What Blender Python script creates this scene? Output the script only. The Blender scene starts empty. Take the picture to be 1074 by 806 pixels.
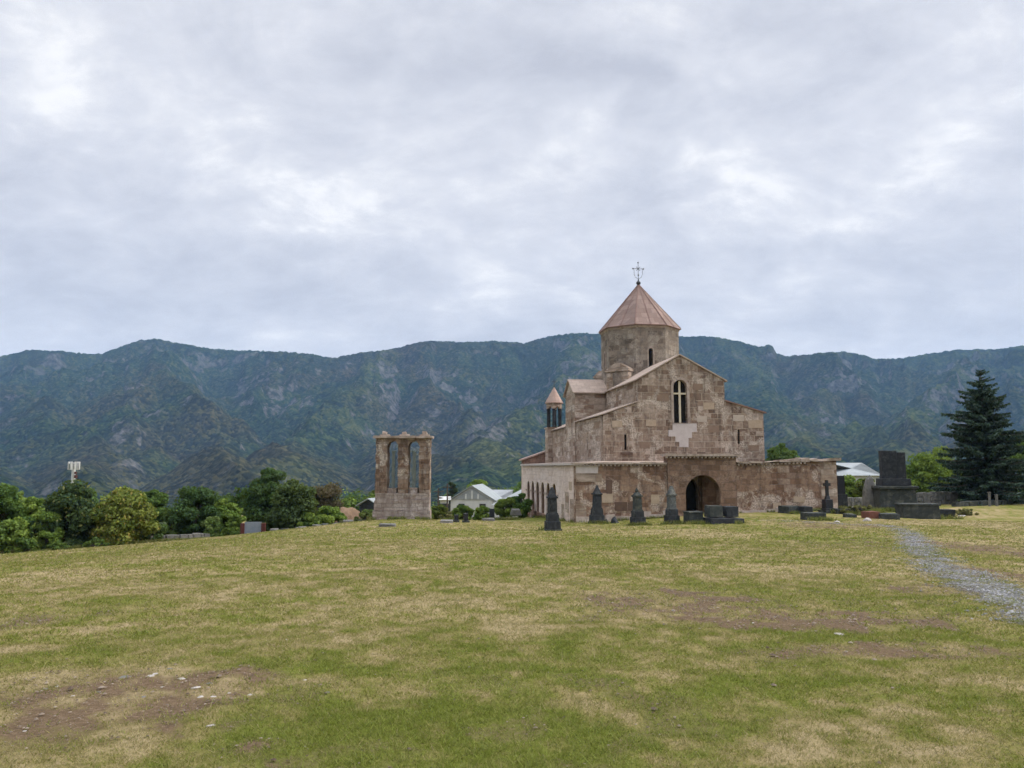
import bpy, bmesh, math, random
import numpy as np
from mathutils import Vector, Matrix
from mathutils.geometry import tessellate_polygon

PI = math.pi
R = math.radians
scene = bpy.context.scene
COL = scene.collection
rnd = random.Random(7)
rng = np.random.default_rng(11)

# ------------------------------------------------------------------ camera frame (metres, camera at x=0,y=0)
F, CX, CY = 807.0, 537.0, 403.0
PITCH = math.atan(87 / 807.0)
EYE = 1.6
cP, sP = math.cos(PITCH), math.sin(PITCH)


def ray(px, py):
    a, b = (px - CX) / F, (CY - py) / F
    return a, cP - b * sP, sP + b * cP


def at(px, py, d):
    """Point seen at photo pixel (px, py) that lies d metres ahead of the camera."""
    r = ray(px, py)
    t = d / r[1]
    return Vector((r[0] * t, d, EYE + r[2] * t))


# ------------------------------------------------------------------ noise in numpy
def _hash(ix, iy, seed):
    h = (ix.astype(np.int64) * 374761393 + iy.astype(np.int64) * 668265263 + seed * 974634377) & 0xFFFFFFFF
    h = ((h ^ (h >> 13)) * 1274126177) & 0xFFFFFFFF
    h = ((h ^ (h >> 16)) * 2246822519) & 0xFFFFFFFF
    return (h ^ (h >> 15)) / 4294967296.0


def vn(x, y, seed=0):
    x = np.asarray(x, float); y = np.asarray(y, float)
    ix, iy = np.floor(x), np.floor(y)
    fx, fy = x - ix, y - iy
    fx = fx * fx * fx * (fx * (fx * 6 - 15) + 10); fy = fy * fy * fy * (fy * (fy * 6 - 15) + 10)
    a = _hash(ix, iy, seed); b = _hash(ix + 1, iy, seed)
    c = _hash(ix, iy + 1, seed); d = _hash(ix + 1, iy + 1, seed)
    return (a + (b - a) * fx) * (1 - fy) + (c + (d - c) * fx) * fy


def fbm(x, y, seed=0, octv=5, gain=0.5):
    s, a, n = 0, 1.0, 0
    x = np.asarray(x, float); y = np.asarray(y, float)
    for o in range(octv):
        s = s + a * vn(x, y, seed + o * 17); n += a
        x, y = x * 2.03 + 3.7, y * 2.03 + 1.3
        a *= gain
    return s / n


def sstep(a, b, x):
    t = np.clip((np.asarray(x, float) - a) / (b - a), 0, 1)
    return t * t * (3 - 2 * t)


# ------------------------------------------------------------------ terrain height: thin-plate spline through surveyed spots
SPOTS = [(0, 0, 0), (0, -25, 0.6), (-20, -20, 0.2), (20, -20, 0.9), (-14, 12, -0.62), (14, 12, -0.42), (0, 12, -0.5),
         (-24, 30, -2.1), (-8, 30, -1.30), (8, 30, -1.28), (24, 32, -1.25), (0, 48, -2.2), (14, 48, -2.1),
         (-34, 48, -4.0), (-18, 50, -2.9), (30, 50, -1.9),
         (5.07, 62, -2.82), (12.6, 63.0, -2.45), (15.6, 63.4, -2.22), (22, 62.3, -2.1), (26, 63.2, -2.03), (27.2, 64.9, -2.0), (31.7, 60, -2.36), (2.7, 77, -3.4), (4, 69, -3.05), (0.9, 92, -4.25),
         (-10.6, 61, -2.50), (-6.5, 61, -2.48), (-38.4, 58, -5.2), (-33.4, 62, -4.72), (-26.6, 66, -4.6),
         (-16.8, 66, -3.8), (-11, 66, -3.1), (34, 66, -2.25), (49.6, 80, -2.05), (50, 64, -1.9), (25, 95, -3.4), (-40, 85, -6.2), (60, 100, -2.6)]
_S = np.array(SPOTS, float)


def _tps():
    n = len(_S)
    d = np.hypot(_S[:, None, 0] - _S[None, :, 0], _S[:, None, 1] - _S[None, :, 1]) / 20
    K = np.where(d > 0, d * d * np.log(np.maximum(d, 1e-9)), 0) + np.eye(n) * 0.01
    Pm = np.c_[np.ones(n), _S[:, 0], _S[:, 1]]
    A = np.block([[K, Pm], [Pm.T, np.zeros((3, 3))]])
    return np.linalg.solve(A, np.r_[_S[:, 2], 0, 0, 0])


_W = _tps()


def gz(x, y, micro=True):
    x = np.asarray(x, float); y = np.asarray(y, float)
    xs, ys = np.clip(x, -60, 70), np.clip(y, -30, 105)
    z = _W[-3] + _W[-2] * xs + _W[-1] * ys
    for i in range(len(_S)):
        d = np.hypot(xs - _S[i, 0], ys - _S[i, 1]) / 20
        z = z + _W[i] * np.where(d > 0, d * d * np.log(np.maximum(d, 1e-9)), 0)
    r = np.hypot(x, y)
    z = np.where(r > 90, z + (-6.0 - z) * sstep(92, 128, r), z)
    z = z - 22 * sstep(120, 330, r) - 30 * sstep(330, 700, r)
    if micro:
        near = 1 - sstep(60, 120, r)
        z = z + near * ((fbm(x * 0.35, y * 0.35, 3, 3) - 0.5) * 0.10 + (vn(x * 2.2, y * 2.2, 9) - 0.5) * 0.035)
    return z


def gz1(x, y):
    return float(gz(np.array([x]), np.array([y]))[0])


def hit(px, py, dmin=3.0, dmax=100.0):
    """Where the view ray through photo pixel (px, py) meets the ground."""
    r = ray(px, py)
    ds = np.linspace(dmin, dmax, 1200)
    zz = EYE + r[2] / r[1] * ds - gz(r[0] / r[1] * ds, ds, False)
    k = np.nonzero(zz < 0)[0]
    d = float(ds[k[0]]) if len(k) else 70.0
    x = r[0] / r[1] * d
    return Vector((x, d, gz1(x, d)))


# ------------------------------------------------------------------ tagging
def tag(o, label, cat, group=None, kind=None):
    if label: o['label'] = label
    if cat: o['category'] = cat
    if group: o['group'] = group
    if kind: o['kind'] = kind
    return o


def empty(name, loc, rz, label, cat, group=None):
    o = bpy.data.objects.new(name, None); COL.objects.link(o)
    o.empty_display_size = 0.3
    o.location = loc; o.rotation_euler = (0, 0, rz)
    return tag(o, label, cat, group)


def structure(o):
    o['kind'] = 'structure'; return o


# ------------------------------------------------------------------ mesh helpers
def np_mesh(name, v, f, mat=None, parent=None, smooth=False, col=None, attrs=None):
    me = bpy.data.meshes.new(name)
    v = np.ascontiguousarray(v, np.float32); f = np.ascontiguousarray(f, np.int32)
    n, k = f.shape
    me.vertices.add(len(v)); me.vertices.foreach_set('co', v.ravel())
    me.loops.add(n * k); me.loops.foreach_set('vertex_index', f.ravel())
    me.polygons.add(n); me.polygons.foreach_set('loop_start', np.arange(0, n * k, k, dtype=np.int32))
    me.update(calc_edges=True)
    me.polygons.foreach_set('use_smooth', np.full(n, smooth))
    if col is not None:
        a = me.attributes.new('col', 'FLOAT_COLOR', 'POINT')
        c = np.ones((len(v), 4), np.float32); c[:, :3] = col
        a.data.foreach_set('color', c.ravel())
    for nm, val in (attrs or {}).items():
        a = me.attributes.new(nm, 'FLOAT', 'POINT'); a.data.foreach_set('value', np.ascontiguousarray(val, np.float32))
    o = bpy.data.objects.new(name, me); COL.objects.link(o)
    if mat: me.materials.append(mat)
    if parent: o.parent = parent
    return o


def finish(bm, name, mat, parent=None, smooth=False, bevel=0.0, loc=None, rz=0.0):
    bm.normal_update()
    bmesh.ops.recalc_face_normals(bm, faces=bm.faces)
    if bevel:
        es = [e for e in bm.edges if len(e.link_faces) == 2 and e.calc_face_angle(0) > 0.5]
        bmesh.ops.bevel(bm, geom=es, offset=bevel, segments=1, affect='EDGES')
        bm.normal_update()
    uv = bm.loops.layers.uv.new('UVMap')
    for f in bm.faces:
        n = f.normal
        for l in f.loops:
            c = l.vert.co
            if abs(n.z) > 0.75: l[uv].uv = (c.x, c.y)
            elif abs(n.x) > abs(n.y): l[uv].uv = (c.y + 0.37, c.z)
            else: l[uv].uv = (c.x, c.z)
        f.smooth = smooth
    me = bpy.data.meshes.new(name); bm.to_mesh(me); bm.free()
    mats = mat if isinstance(mat, (list, tuple)) else [mat]
    for m in mats: me.materials.append(m)
    o = bpy.data.objects.new(name, me); COL.objects.link(o)
    if parent: o.parent = parent
    if loc is not None: o.location = loc
    if rz: o.rotation_euler = (0, 0, rz)
    return o


def NB(): return bmesh.new()


def box(bm, x0, x1, y0, y1, z0, z1, taper=0.0, rz=0.0, jit=0.0, mi=0):
    cx, cy = (x0 + x1) / 2, (y0 + y1) / 2
    vs = []
    for z, t in ((z0, 1), (z1, 1 - taper)):
        for x, y in ((x0, y0), (x1, y0), (x1, y1), (x0, y1)):
            dx, dy = (x - cx) * t, (y - cy) * t
            if rz: dx, dy = dx * math.cos(rz) - dy * math.sin(rz), dx * math.sin(rz) + dy * math.cos(rz)
            j = [rnd.uniform(-jit, jit) for _ in range(3)] if jit else (0, 0, 0)
            vs.append(bm.verts.new((cx + dx + j[0], cy + dy + j[1], z + j[2])))
    for q in ((3, 2, 1, 0), (4, 5, 6, 7), (0, 1, 5, 4), (1, 2, 6, 5), (2, 3, 7, 6), (3, 0, 4, 7)):
        f = bm.faces.new([vs[i] for i in q]); f.material_index = mi
    return vs


def prism(bm, outline, holes, fr, t, mi=0):
    """Solid wall: 2-D outline with holes, swept t metres; fr(s, z, d) places it."""
    loops = [outline] + list(holes)
    flat = [p for l in loops for p in l]
    tris = tessellate_polygon([[Vector((p[0], p[1], 0)) for p in l] for l in loops])
    a = [bm.verts.new(fr(p[0], p[1], 0)) for p in flat]
    b = [bm.verts.new(fr(p[0], p[1], t)) for p in flat]
    for i, j, k in tris:
        for vs in ((a[i], a[j], a[k]), (b[k], b[j], b[i])):
            try:
                f = bm.faces.new(vs); f.material_index = mi
            except ValueError:
                pass
    base = 0
    for l in loops:
        n = len(l)
        for i in range(n):
            j = (i + 1) % n
            f = bm.faces.new((a[base + i], a[base + j], b[base + j], b[base + i])); f.material_index = mi
        base += n


def arch(cx, w, z0, ztop, n=14, pointed=0.0):
    r = w / 2
    rise = r * (1 + pointed)
    pts = [(cx + r, z0), (cx - r, z0)]
    for i in range(n + 1):
        a = PI - PI * i / n
        pts.append((cx + r * math.cos(a), ztop - rise + rise * math.sin(a)))
    return pts


def rect(s0, s1, z0, z1): return [(s0, z0), (s1, z0), (s1, z1), (s0, z1)]


def wf(v): return lambda s, z, d: (s, v + d, z)        # wall that faces the viewer (local -y)
def nf(u): return lambda s, z, d: (u + d, s, z)        # wall that faces local -x


def tube(bm, pts, rad, seg=6):
    rings = []
    up = Vector((0, 0, 1))
    for i, p in enumerate(pts):
        p = Vector(p)
        d = (Vector(pts[min(i + 1, len(pts) - 1)]) - Vector(pts[max(i - 1, 0)])).normalized()
        a = d.cross(up if abs(d.z) < 0.95 else Vector((1, 0, 0))).normalized(); b = d.cross(a)
        r = rad[i] if isinstance(rad, (list, tuple)) else rad
        rings.append([bm.verts.new(p + (a * math.cos(2 * PI * k / seg) + b * math.sin(2 * PI * k / seg)) * r) for k in range(seg)])
    for i in range(len(rings) - 1):
        for k in range(seg):
            bm.faces.new((rings[i][k], rings[i][(k + 1) % seg], rings[i + 1][(k + 1) % seg], rings[i + 1][k]))
    bm.faces.new(rings[0][::-1]); bm.faces.new(rings[-1])


def lathe(bm, prof, seg, cx=0, cy=0, ph=0.0):
    rings = []
    for r, z in prof:
        if r < 1e-4: rings.append([bm.verts.new((cx, cy, z))])
        else: rings.append([bm.verts.new((cx + r * math.cos(ph + 2 * PI * k / seg), cy + r * math.sin(ph + 2 * PI * k / seg), z)) for k in range(seg)])
    for A, B in zip(rings, rings[1:]):
        for k in range(seg):
            j = (k + 1) % seg
            if len(A) == 1 and len(B) == 1: continue
            if len(A) == 1: bm.faces.new((A[0], B[k], B[j]))
            elif len(B) == 1: bm.faces.new((A[k], A[j], B[0]))
            else: bm.faces.new((A[k], A[j], B[j], B[k]))
    if len(rings[0]) > 1: bm.faces.new(rings[0][::-1])
    if len(rings[-1]) > 1: bm.faces.new(rings[-1])


def slab(bm, quad, t):
    """Roof sheet: four corner points, t thick downward."""
    q = [Vector(p) for p in quad]
    a = [bm.verts.new(p) for p in q]; b = [bm.verts.new(p - Vector((0, 0, t))) for p in q]
    n = len(q)
    bm.faces.new(a); bm.faces.new(b[::-1])
    for i in range(n):
        j = (i + 1) % n
        bm.faces.new((a[i], b[i], b[j], a[j]))


def rock_bm(sx, sy, sz, seed, flat=0.0):
    bm = NB()
    bmesh.ops.create_icosphere(bm, subdivisions=2, radius=1)
    r = random.Random(seed)
    k = [(Vector((r.uniform(-1, 1), r.uniform(-1, 1), r.uniform(-1, 1))).normalized(), r.uniform(0.55, 0.95)) for _ in range(9)]
    for v in bm.verts:
        c = v.co.copy()
        for d, h in k:                      # chop with planes: angular stone
            e = c.dot(d)
            if e > h: c -= d * (e - h)
        v.co = Vector((c.x * sx, c.y * sy, max(c.z, -0.35) * sz))
    return bm


# ------------------------------------------------------------------ materials
class NT:
    def __init__(s, name):
        s.m = bpy.data.materials.new(name); s.m.use_nodes = True
        s.t = s.m.node_tree; s.t.nodes.clear()
        s.out = s.n('ShaderNodeOutputMaterial')

    def n(s, typ, **kw):
        o = s.t.nodes.new(typ)
        for k, v in kw.items():
            if k == 'inp':
                for a, b in v.items():
                    if isinstance(b, bpy.types.NodeSocket): s.t.links.new(b, o.inputs[a])
                    else: o.inputs[a].default_value = b
            else: setattr(o, k, v)
        return o

    def l(s, a, b): s.t.links.new(a, b)

    def noise(s, vec, scale, detail=4, rough=0.55, dist=0.0):
        o = s.n('ShaderNodeTexNoise', inp={'Scale': scale, 'Detail': detail, 'Roughness': rough, 'Distortion': dist})
        if vec is not None: s.l(vec, o.inputs['Vector'])
        return o.outputs['Fac']

    def ramp(s, fac, stops, interp='LINEAR'):
        o = s.n('ShaderNodeValToRGB'); o.color_ramp.interpolation = interp
        e = o.color_ramp.elements
        while len(e) < len(stops): e.new(0.5)
        for i, (p, c) in enumerate(stops):
            e[i].position = p
            e[i].color = (c, c, c, 1) if not hasattr(c, '__len__') else (c[0], c[1], c[2], 1)
        s.l(fac, o.inputs['Fac'])
        return o.outputs['Color']

    def mix(s, fac, a, b, mode='MIX'):
        o = s.n('ShaderNodeMix', data_type='RGBA', blend_type=mode)
        for sock, val in ((o.inputs['Factor'], fac), (o.inputs['A'], a), (o.inputs['B'], b)):
            if isinstance(val, bpy.types.NodeSocket): s.l(val, sock)
            elif sock.name == 'Factor': sock.default_value = val
            else: sock.default_value = (val[0], val[1], val[2], 1)
        return o.outputs['Result']

    def math(s, op, a, b=0.0, clamp=False):
        o = s.n('ShaderNodeMath', operation=op, use_clamp=clamp)
        for i, v in enumerate((a, b)):
            if isinstance(v, bpy.types.NodeSocket): s.l(v, o.inputs[i])
            else: o.inputs[i].default_value = v
        return o.outputs[0]

    def mapping(s, vec, scale=(1, 1, 1), loc=(0, 0, 0)):
        o = s.n('ShaderNodeMapping', inp={'Scale': scale, 'Location': loc}); s.l(vec, o.inputs['Vector'])
        return o.outputs['Vector']

    def bsdf(s, color, rough=0.9, height=None, dist=0.02, strength=0.6, spec=0.2, metal=0.0):
        b = s.n('ShaderNodeBsdfPrincipled', inp={'Roughness': rough, 'Specular IOR Level': spec, 'Metallic': metal})
        if isinstance(color, bpy.types.NodeSocket): s.l(color, b.inputs['Base Color'])
        else: b.inputs['Base Color'].default_value = (color[0], color[1], color[2], 1)
        if height is not None:
            bp = s.n('ShaderNodeBump', inp={'Distance': dist, 'Strength': strength, 'Height': height})
            s.l(bp.outputs[0], b.inputs['Normal'])
        s.l(b.outputs[0], s.out.inputs['Surface'])
        return b


def masonry(name, pal, bw=0.85, bh=0.5, pale=(0.50, 0.43, 0.38), pale_amt=0.5, dark=(0.10, 0.075, 0.06), dark_amt=0.5, mortar=(0.16, 0.13, 0.11), seed=0.0, mort=0.026, mortk=0.5, ux=1.0):
    """Coursed tuff ashlar: two block sizes, per-block tone, lime bloom, rain stains, rough faces."""
    t = NT(name)
    uv = t.n('ShaderNodeUVMap', uv_map='UVMap').outputs[0]
    uv = t.mapping(uv, (1, 1, 1), (seed, seed * 0.37, 0))
    sep = t.n('ShaderNodeSeparateXYZ', inp={'Vector': uv})
    comb0 = t.n('ShaderNodeCombineXYZ', inp={'X': 3.1, 'Y': sep.outputs['Y']})
    wob = t.noise(comb0.outputs[0], 0.9, 2)
    fine = t.n('ShaderNodeTexNoise', inp={'Scale': 1.3, 'Detail': 3.0}); t.l(uv, fine.inputs['Vector'])
    y2 = t.math('ADD', sep.outputs['Y'], t.math('MULTIPLY', wob, 0.55))
    y2 = t.math('ADD', y2, t.math('MULTIPLY', fine.outputs['Fac'], 0.05))
    x2 = t.math('ADD', sep.outputs['X'], t.math('MULTIPLY', fine.outputs['Fac'], 0.12))
    cv = t.n('ShaderNodeCombineXYZ', inp={'X': x2, 'Y': y2}).outputs[0]

    def brick(w, h, off):
        return t.n('ShaderNodeTexBrick', offset=off, offset_frequency=2, squash=1.35, squash_frequency=3,
                   inp={'Vector': cv, 'Color1': (0, 0, 0, 1), 'Color2': (1, 1, 1, 1), 'Mortar': (0.5, 0.5, 0.5, 1), 'Scale': 1.0,
                        'Mortar Size': mort, 'Mortar Smooth': 0.4, 'Bias': 0.0, 'Brick Width': w, 'Row Height': h})
    b1, b2 = brick(bw, bh, 0.5), brick(bw * 0.62, bh * 0.8, 0.37)
    big = t.noise(uv, 0.33, 3)
    sel = t.ramp(big, [(0.49, 0.0), (0.51, 1.0)])
    tone = t.mix(sel, b1.outputs['Color'], b2.outputs['Color'])
    mfac = t.mix(sel, b1.outputs['Fac'], b2.outputs['Fac'])
    n = len(pal)
    base = t.ramp(tone, [(i / (n - 0.999), c) for i, c in enumerate(pal)])
    un = t.mapping(uv, (ux, 1, 1))
    # each block mottled
    m1 = t.noise(un, 5.0, 6, 0.7)
    base = t.mix(t.ramp(m1, [(0.32, 0.50), (0.56, 0.0)]), base, dark, 'MIX')
    base = t.mix(t.ramp(t.noise(un, 1.7, 5, 0.7, 0.4), [(0.34, 0.35), (0.52, 0.0)]), base, dark, 'MIX')
    # pale lime bloom in patches
    pn = t.noise(un, 0.55, 6, 0.68, 0.6)
    pf = t.math('MULTIPLY', t.ramp(pn, [(0.515, 0.0), (0.585, 1.0)]), pale_amt)
    pf = t.math('MULTIPLY', pf, t.ramp(t.noise(un, 9.0, 4), [(0.40, 0.15), (0.58, 1.0)]))
    base = t.mix(pf, base, pale)
    # dark streaks running down
    st = t.noise(t.mapping(un, (1.5, 0.28, 1), (7.3, 0, 0)), 1.0, 5, 0.65)
    df = t.math('MULTIPLY', t.ramp(st, [(0.50, 0.0), (0.62, 1.0)]), dark_amt)
    base = t.mix(df, base, dark)
    base = t.mix(t.math('MULTIPLY', mfac, mortk), base, mortar)
    h = t.math('SUBTRACT', t.math('MULTIPLY', m1, 0.6), t.math('MULTIPLY', mfac, 1.0))
    h = t.math('ADD', h, t.math('MULTIPLY', tone, 0.35))
    t.bsdf(base, 0.95, h, 0.035, 0.8, 0.1)
    return t.m


def rough_mat(name, c1, c2, scale=3.0, rough=0.85, c3=None, bump=0.01, spec=0.25, obj=True):
    t = NT(name)
    v = t.n('ShaderNodeTexCoord').outputs['Object'] if obj else None
    n1 = t.noise(v, scale, 6, 0.65)
    c = t.ramp(n1, [(0.32, c1), (0.68, c2)])
    if c3:
        c = t.mix(t.ramp(t.noise(v, scale * 0.6, 5, 0.7, 0.5), [(0.52, 0.0), (0.66, 0.85)]), c, c3)
    t.bsdf(c, rough, t.noise(v, scale * 5, 5, 0.7), bump, 0.6, spec)
    return t.m


def roof_mat(name, c1, c2, c3, seam=0.0):
    t = NT(name)
    v = t.n('ShaderNodeTexCoord').outputs['Object']
    uv = t.n('ShaderNodeUVMap', uv_map='UVMap').outputs[0]
    br = t.n('ShaderNodeTexBrick', offset=0.5, inp={'Vector': uv, 'Color1': (0, 0, 0, 1), 'Color2': (1, 1, 1, 1), 'Mortar': (0.5, 0.5, 0.5, 1), 'Scale': 1.0,
             'Mortar Size': 0.012, 'Mortar Smooth': 0.2, 'Brick Width': 0.8, 'Row Height': 0.55})
    c = t.ramp(br.outputs['Color'], [(0, c1), (1, c2)])
    c = t.mix(t.ramp(t.noise(v, 1.1, 6, 0.7), [(0.42, 0.0), (0.7, 0.7)]), c, c3)
    c = t.mix(t.math('MULTIPLY', br.outputs['Fac'], 0.6), c, (c1[0] * 0.4, c1[1] * 0.4, c1[2] * 0.4))
    h = t.math('SUBTRACT', t.noise(v, 8, 4), t.math('MULTIPLY', br.outputs['Fac'], 0.8))
    t.bsdf(c, 0.85, h, 0.02, 0.6, 0.2)
    return t.m


def leaf_mat(name, transl=0.3):
    t = NT(name)
    a = t.n('ShaderNodeAttribute', attribute_name='col').outputs['Color']
    d = t.n('ShaderNodeBsdfDiffuse', inp={'Color': a})
    tr = t.n('ShaderNodeBsdfTranslucent', inp={'Color': t.mix(0.5, a, (0.20, 0.24, 0.03), 'MIX')})
    mx = t.n('ShaderNodeMixShader', inp={0: transl}); t.l(d.outputs[0], mx.inputs[1]); t.l(tr.outputs[0], mx.inputs[2])
    gl = t.n('ShaderNodeBsdfGlossy', inp={'Roughness': 0.55, 'Color': (0.7, 0.75, 0.8, 1)})
    m2 = t.n('ShaderNodeMixShader', inp={0: 0.015}); t.l(mx.outputs[0], m2.inputs[1]); t.l(gl.outputs[0], m2.inputs[2])
    t.l(m2.outputs[0], t.out.inputs['Surface'])
    return t.m


# tuff of the church
P_WEST = [(0.165, 0.108, 0.078), (0.29, 0.205, 0.152), (0.40, 0.305, 0.24), (0.215, 0.145, 0.105), (0.52, 0.42, 0.345)]
M_west = masonry('tuff_west', P_WEST, 1.0, 0.6, pale=(0.64, 0.555, 0.47), pale_amt=0.75, dark=(0.10, 0.072, 0.053), dark_amt=0.6, mortar=(0.52, 0.45, 0.37), seed=0.7, mortk=0.45)
M_front = masonry('tuff_gallery_front', [(0.145, 0.083, 0.055), (0.25, 0.152, 0.102), (0.36, 0.245, 0.175), (0.19, 0.112, 0.075), (0.45, 0.335, 0.26)], 1.05, 0.55, pale=(0.62, 0.52, 0.44), pale_amt=0.85, dark=(0.09, 0.056, 0.04), dark_amt=0.5, seed=3.3)
M_portal = masonry('tuff_portal', [(0.14, 0.088, 0.06), (0.19, 0.12, 0.082), (0.25, 0.16, 0.112), (0.29, 0.195, 0.14)], 1.0, 0.58, pale=(0.42, 0.32, 0.25), pale_amt=0.45, dark=(0.10, 0.062, 0.045), dark_amt=0.35, seed=8.1)
M_north = masonry('pale_tuff_north', [(0.70, 0.585, 0.52), (0.75, 0.64, 0.58), (0.72, 0.60, 0.53), (0.65, 0.53, 0.45)], 1.1, 0.6, pale=(0.74, 0.65, 0.60), pale_amt=0.5, dark=(0.38, 0.28, 0.22), dark_amt=0.3, mortar=(0.45, 0.36, 0.31), seed=5.0, ux=0.4)
M_aisle = masonry('tuff_aisle', [(0.23, 0.155, 0.11), (0.38, 0.285, 0.215), (0.50, 0.41, 0.335), (0.29, 0.20, 0.145), (0.58, 0.49, 0.41)], 1.7, 0.58, pale=(0.66, 0.58, 0.49), pale_amt=0.85, dark=(0.13, 0.09, 0.065), dark_amt=0.35, seed=1.7, ux=0.33)
M_drum = masonry('tuff_drum', [(0.13, 0.10, 0.08), (0.24, 0.195, 0.155), (0.33, 0.275, 0.225), (0.17, 0.13, 0.10), (0.42, 0.345, 0.285)], 1.0, 0.62, pale=(0.50, 0.44, 0.37), pale_amt=0.45, dark=(0.10, 0.085, 0.07), dark_amt=0.45, seed=9.4)
M_mon = masonry('tuff_monument', [(0.16, 0.10, 0.07), (0.25, 0.165, 0.115), (0.36, 0.27, 0.21), (0.21, 0.135, 0.095), (0.48, 0.40, 0.34)], 0.7, 0.42, pale=(0.60, 0.53, 0.46), pale_amt=0.95, dark=(0.07, 0.045, 0.032), dark_amt=0.75, seed=12.0, mort=0.02)
M_monbase = masonry('grey_tuff_base', [(0.34, 0.275, 0.24), (0.43, 0.36, 0.32), (0.29, 0.225, 0.195), (0.50, 0.43, 0.39)], 0.75, 0.36, pale=(0.58, 0.52, 0.48), pale_amt=0.6, dark=(0.14, 0.10, 0.085), dark_amt=0.55, seed=15.0, mort=0.02)
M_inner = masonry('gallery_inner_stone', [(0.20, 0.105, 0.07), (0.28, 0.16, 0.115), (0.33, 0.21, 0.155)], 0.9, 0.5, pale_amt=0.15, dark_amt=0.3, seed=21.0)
M_paledull = rough_mat('pale_block', (0.40, 0.33, 0.265), (0.50, 0.42, 0.345), 2.0, 0.9)
M_brownblk = rough_mat('brown_block', (0.20, 0.135, 0.095), (0.27, 0.19, 0.14), 2.0, 0.9)
M_paleblk = rough_mat('pale_new_stone', (0.46, 0.40, 0.37), (0.56, 0.50, 0.47), 2.0, 0.9)
M_tanblk = rough_mat('tan_stone', (0.36, 0.27, 0.19), (0.46, 0.36, 0.27), 2.0, 0.9)
M_plinth = rough_mat('pale_plinth', (0.34, 0.275, 0.235), (0.56, 0.48, 0.43), 1.6, 0.95, (0.22, 0.165, 0.13))
M_darkblk = rough_mat('dark_brown_stone', (0.10, 0.062, 0.045), (0.15, 0.095, 0.07), 2.0, 0.9)
M_corn = rough_mat('cornice_stone', (0.30, 0.235, 0.19), (0.46, 0.38, 0.32), 2.5, 0.9, (0.20, 0.15, 0.12))
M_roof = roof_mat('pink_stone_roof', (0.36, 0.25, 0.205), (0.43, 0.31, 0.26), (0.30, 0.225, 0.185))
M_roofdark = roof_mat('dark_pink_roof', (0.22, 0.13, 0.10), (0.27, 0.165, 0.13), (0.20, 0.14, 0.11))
M_rooftan = roof_mat('tan_stone_roof', (0.40, 0.31, 0.25), (0.47, 0.37, 0.30), (0.31, 0.24, 0.20))
M_roofdome = roof_mat('dome_roof_stone', (0.22, 0.15, 0.125), (0.32, 0.225, 0.19), (0.20, 0.15, 0.13))
M_seam = rough_mat('roof_seam', (0.20, 0.125, 0.105), (0.26, 0.165, 0.14), 3)
M_void = rough_mat('dark_interior', (0.012, 0.011, 0.010), (0.02, 0.018, 0.016), 2, 0.9)  # near-black colour stands for the unlit space behind openings
M_cream = rough_mat('cream_bars', (0.60, 0.52, 0.38), (0.70, 0.62, 0.47), 6, 0.6)
M_iron = rough_mat('wrought_iron', (0.035, 0.04, 0.05), (0.06, 0.065, 0.075), 8, 0.5)
M_basalt = rough_mat('dark_basalt', (0.016, 0.018, 0.021), (0.036, 0.039, 0.043), 3.5, 0.75, (0.075, 0.078, 0.075), spec=0.2)
M_basalt2 = rough_mat('mossy_basalt', (0.026, 0.031, 0.029), (0.058, 0.063, 0.058), 3.0, 0.85, (0.12, 0.12, 0.095))
M_lichen = rough_mat('lichened_basalt', (0.05, 0.056, 0.056), (0.13, 0.135, 0.13), 4.0, 0.85, (0.20, 0.20, 0.175))
M_black = rough_mat('black_granite', (0.010, 0.011, 0.014), (0.02, 0.021, 0.025), 6, 0.35, spec=0.5)
M_grey = rough_mat('grey_stone', (0.10, 0.10, 0.093), (0.20, 0.19, 0.175), 2.5, 0.9, (0.08, 0.085, 0.06))
M_slab = rough_mat('weathered_slab', (0.16, 0.155, 0.145), (0.28, 0.27, 0.25), 4, 0.9)
M_pale = rough_mat('pale_stone', (0.30, 0.27, 0.24), (0.46, 0.42, 0.38), 9, 0.9)
M_red = rough_mat('red_tuff', (0.13, 0.05, 0.035), (0.19, 0.085, 0.06), 3, 0.9)
M_bark = rough_mat('bark', (0.06, 0.045, 0.035), (0.12, 0.095, 0.075), 4, 0.95)
M_wood = rough_mat('old_door_wood', (0.035, 0.022, 0.015), (0.06, 0.04, 0.028), 4, 0.8)
M_leaf = leaf_mat('leaf')
M_needle = leaf_mat('needle', 0.1)
M_grassb = leaf_mat('grass_blade', 0.35)

# ------------------------------------------------------------------ ground cover fields (dry, green, bare earth)
DIRT = [(150, 728, 135, 30, 1.0), (250, 712, 70, 14, .9), (60, 720, 90, 22, .75), (100, 770, 110, 22, .6), (20, 655, 55, 16, .6), (230, 800, 60, 12, .5),
        (330, 716, 40, 7, .6), (715, 636, 125, 22, .8), (60, 772, 110, 34, .6), (640, 648, 50, 10, .6), (860, 652, 140, 13, .9), (930, 686, 140, 11, .8), (800, 690, 50, 8, .5),
        (1020, 575, 75, 13, .85), (1045, 600, 60, 12, .9), (880, 572, 70, 6, .5), (1000, 650, 70, 8, .6), (880, 551, 70, 5, .7), (905, 575, 40, 6, .45), (985, 618, 70, 8, .7), (960, 800, 60, 14, .4), (870, 790, 40, 10, .35),
        (590, 612, 60, 5, .35), (200, 612, 70, 6, .35), (120, 640, 40, 8, .4), (840, 760, 60, 10, .35)]
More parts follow.
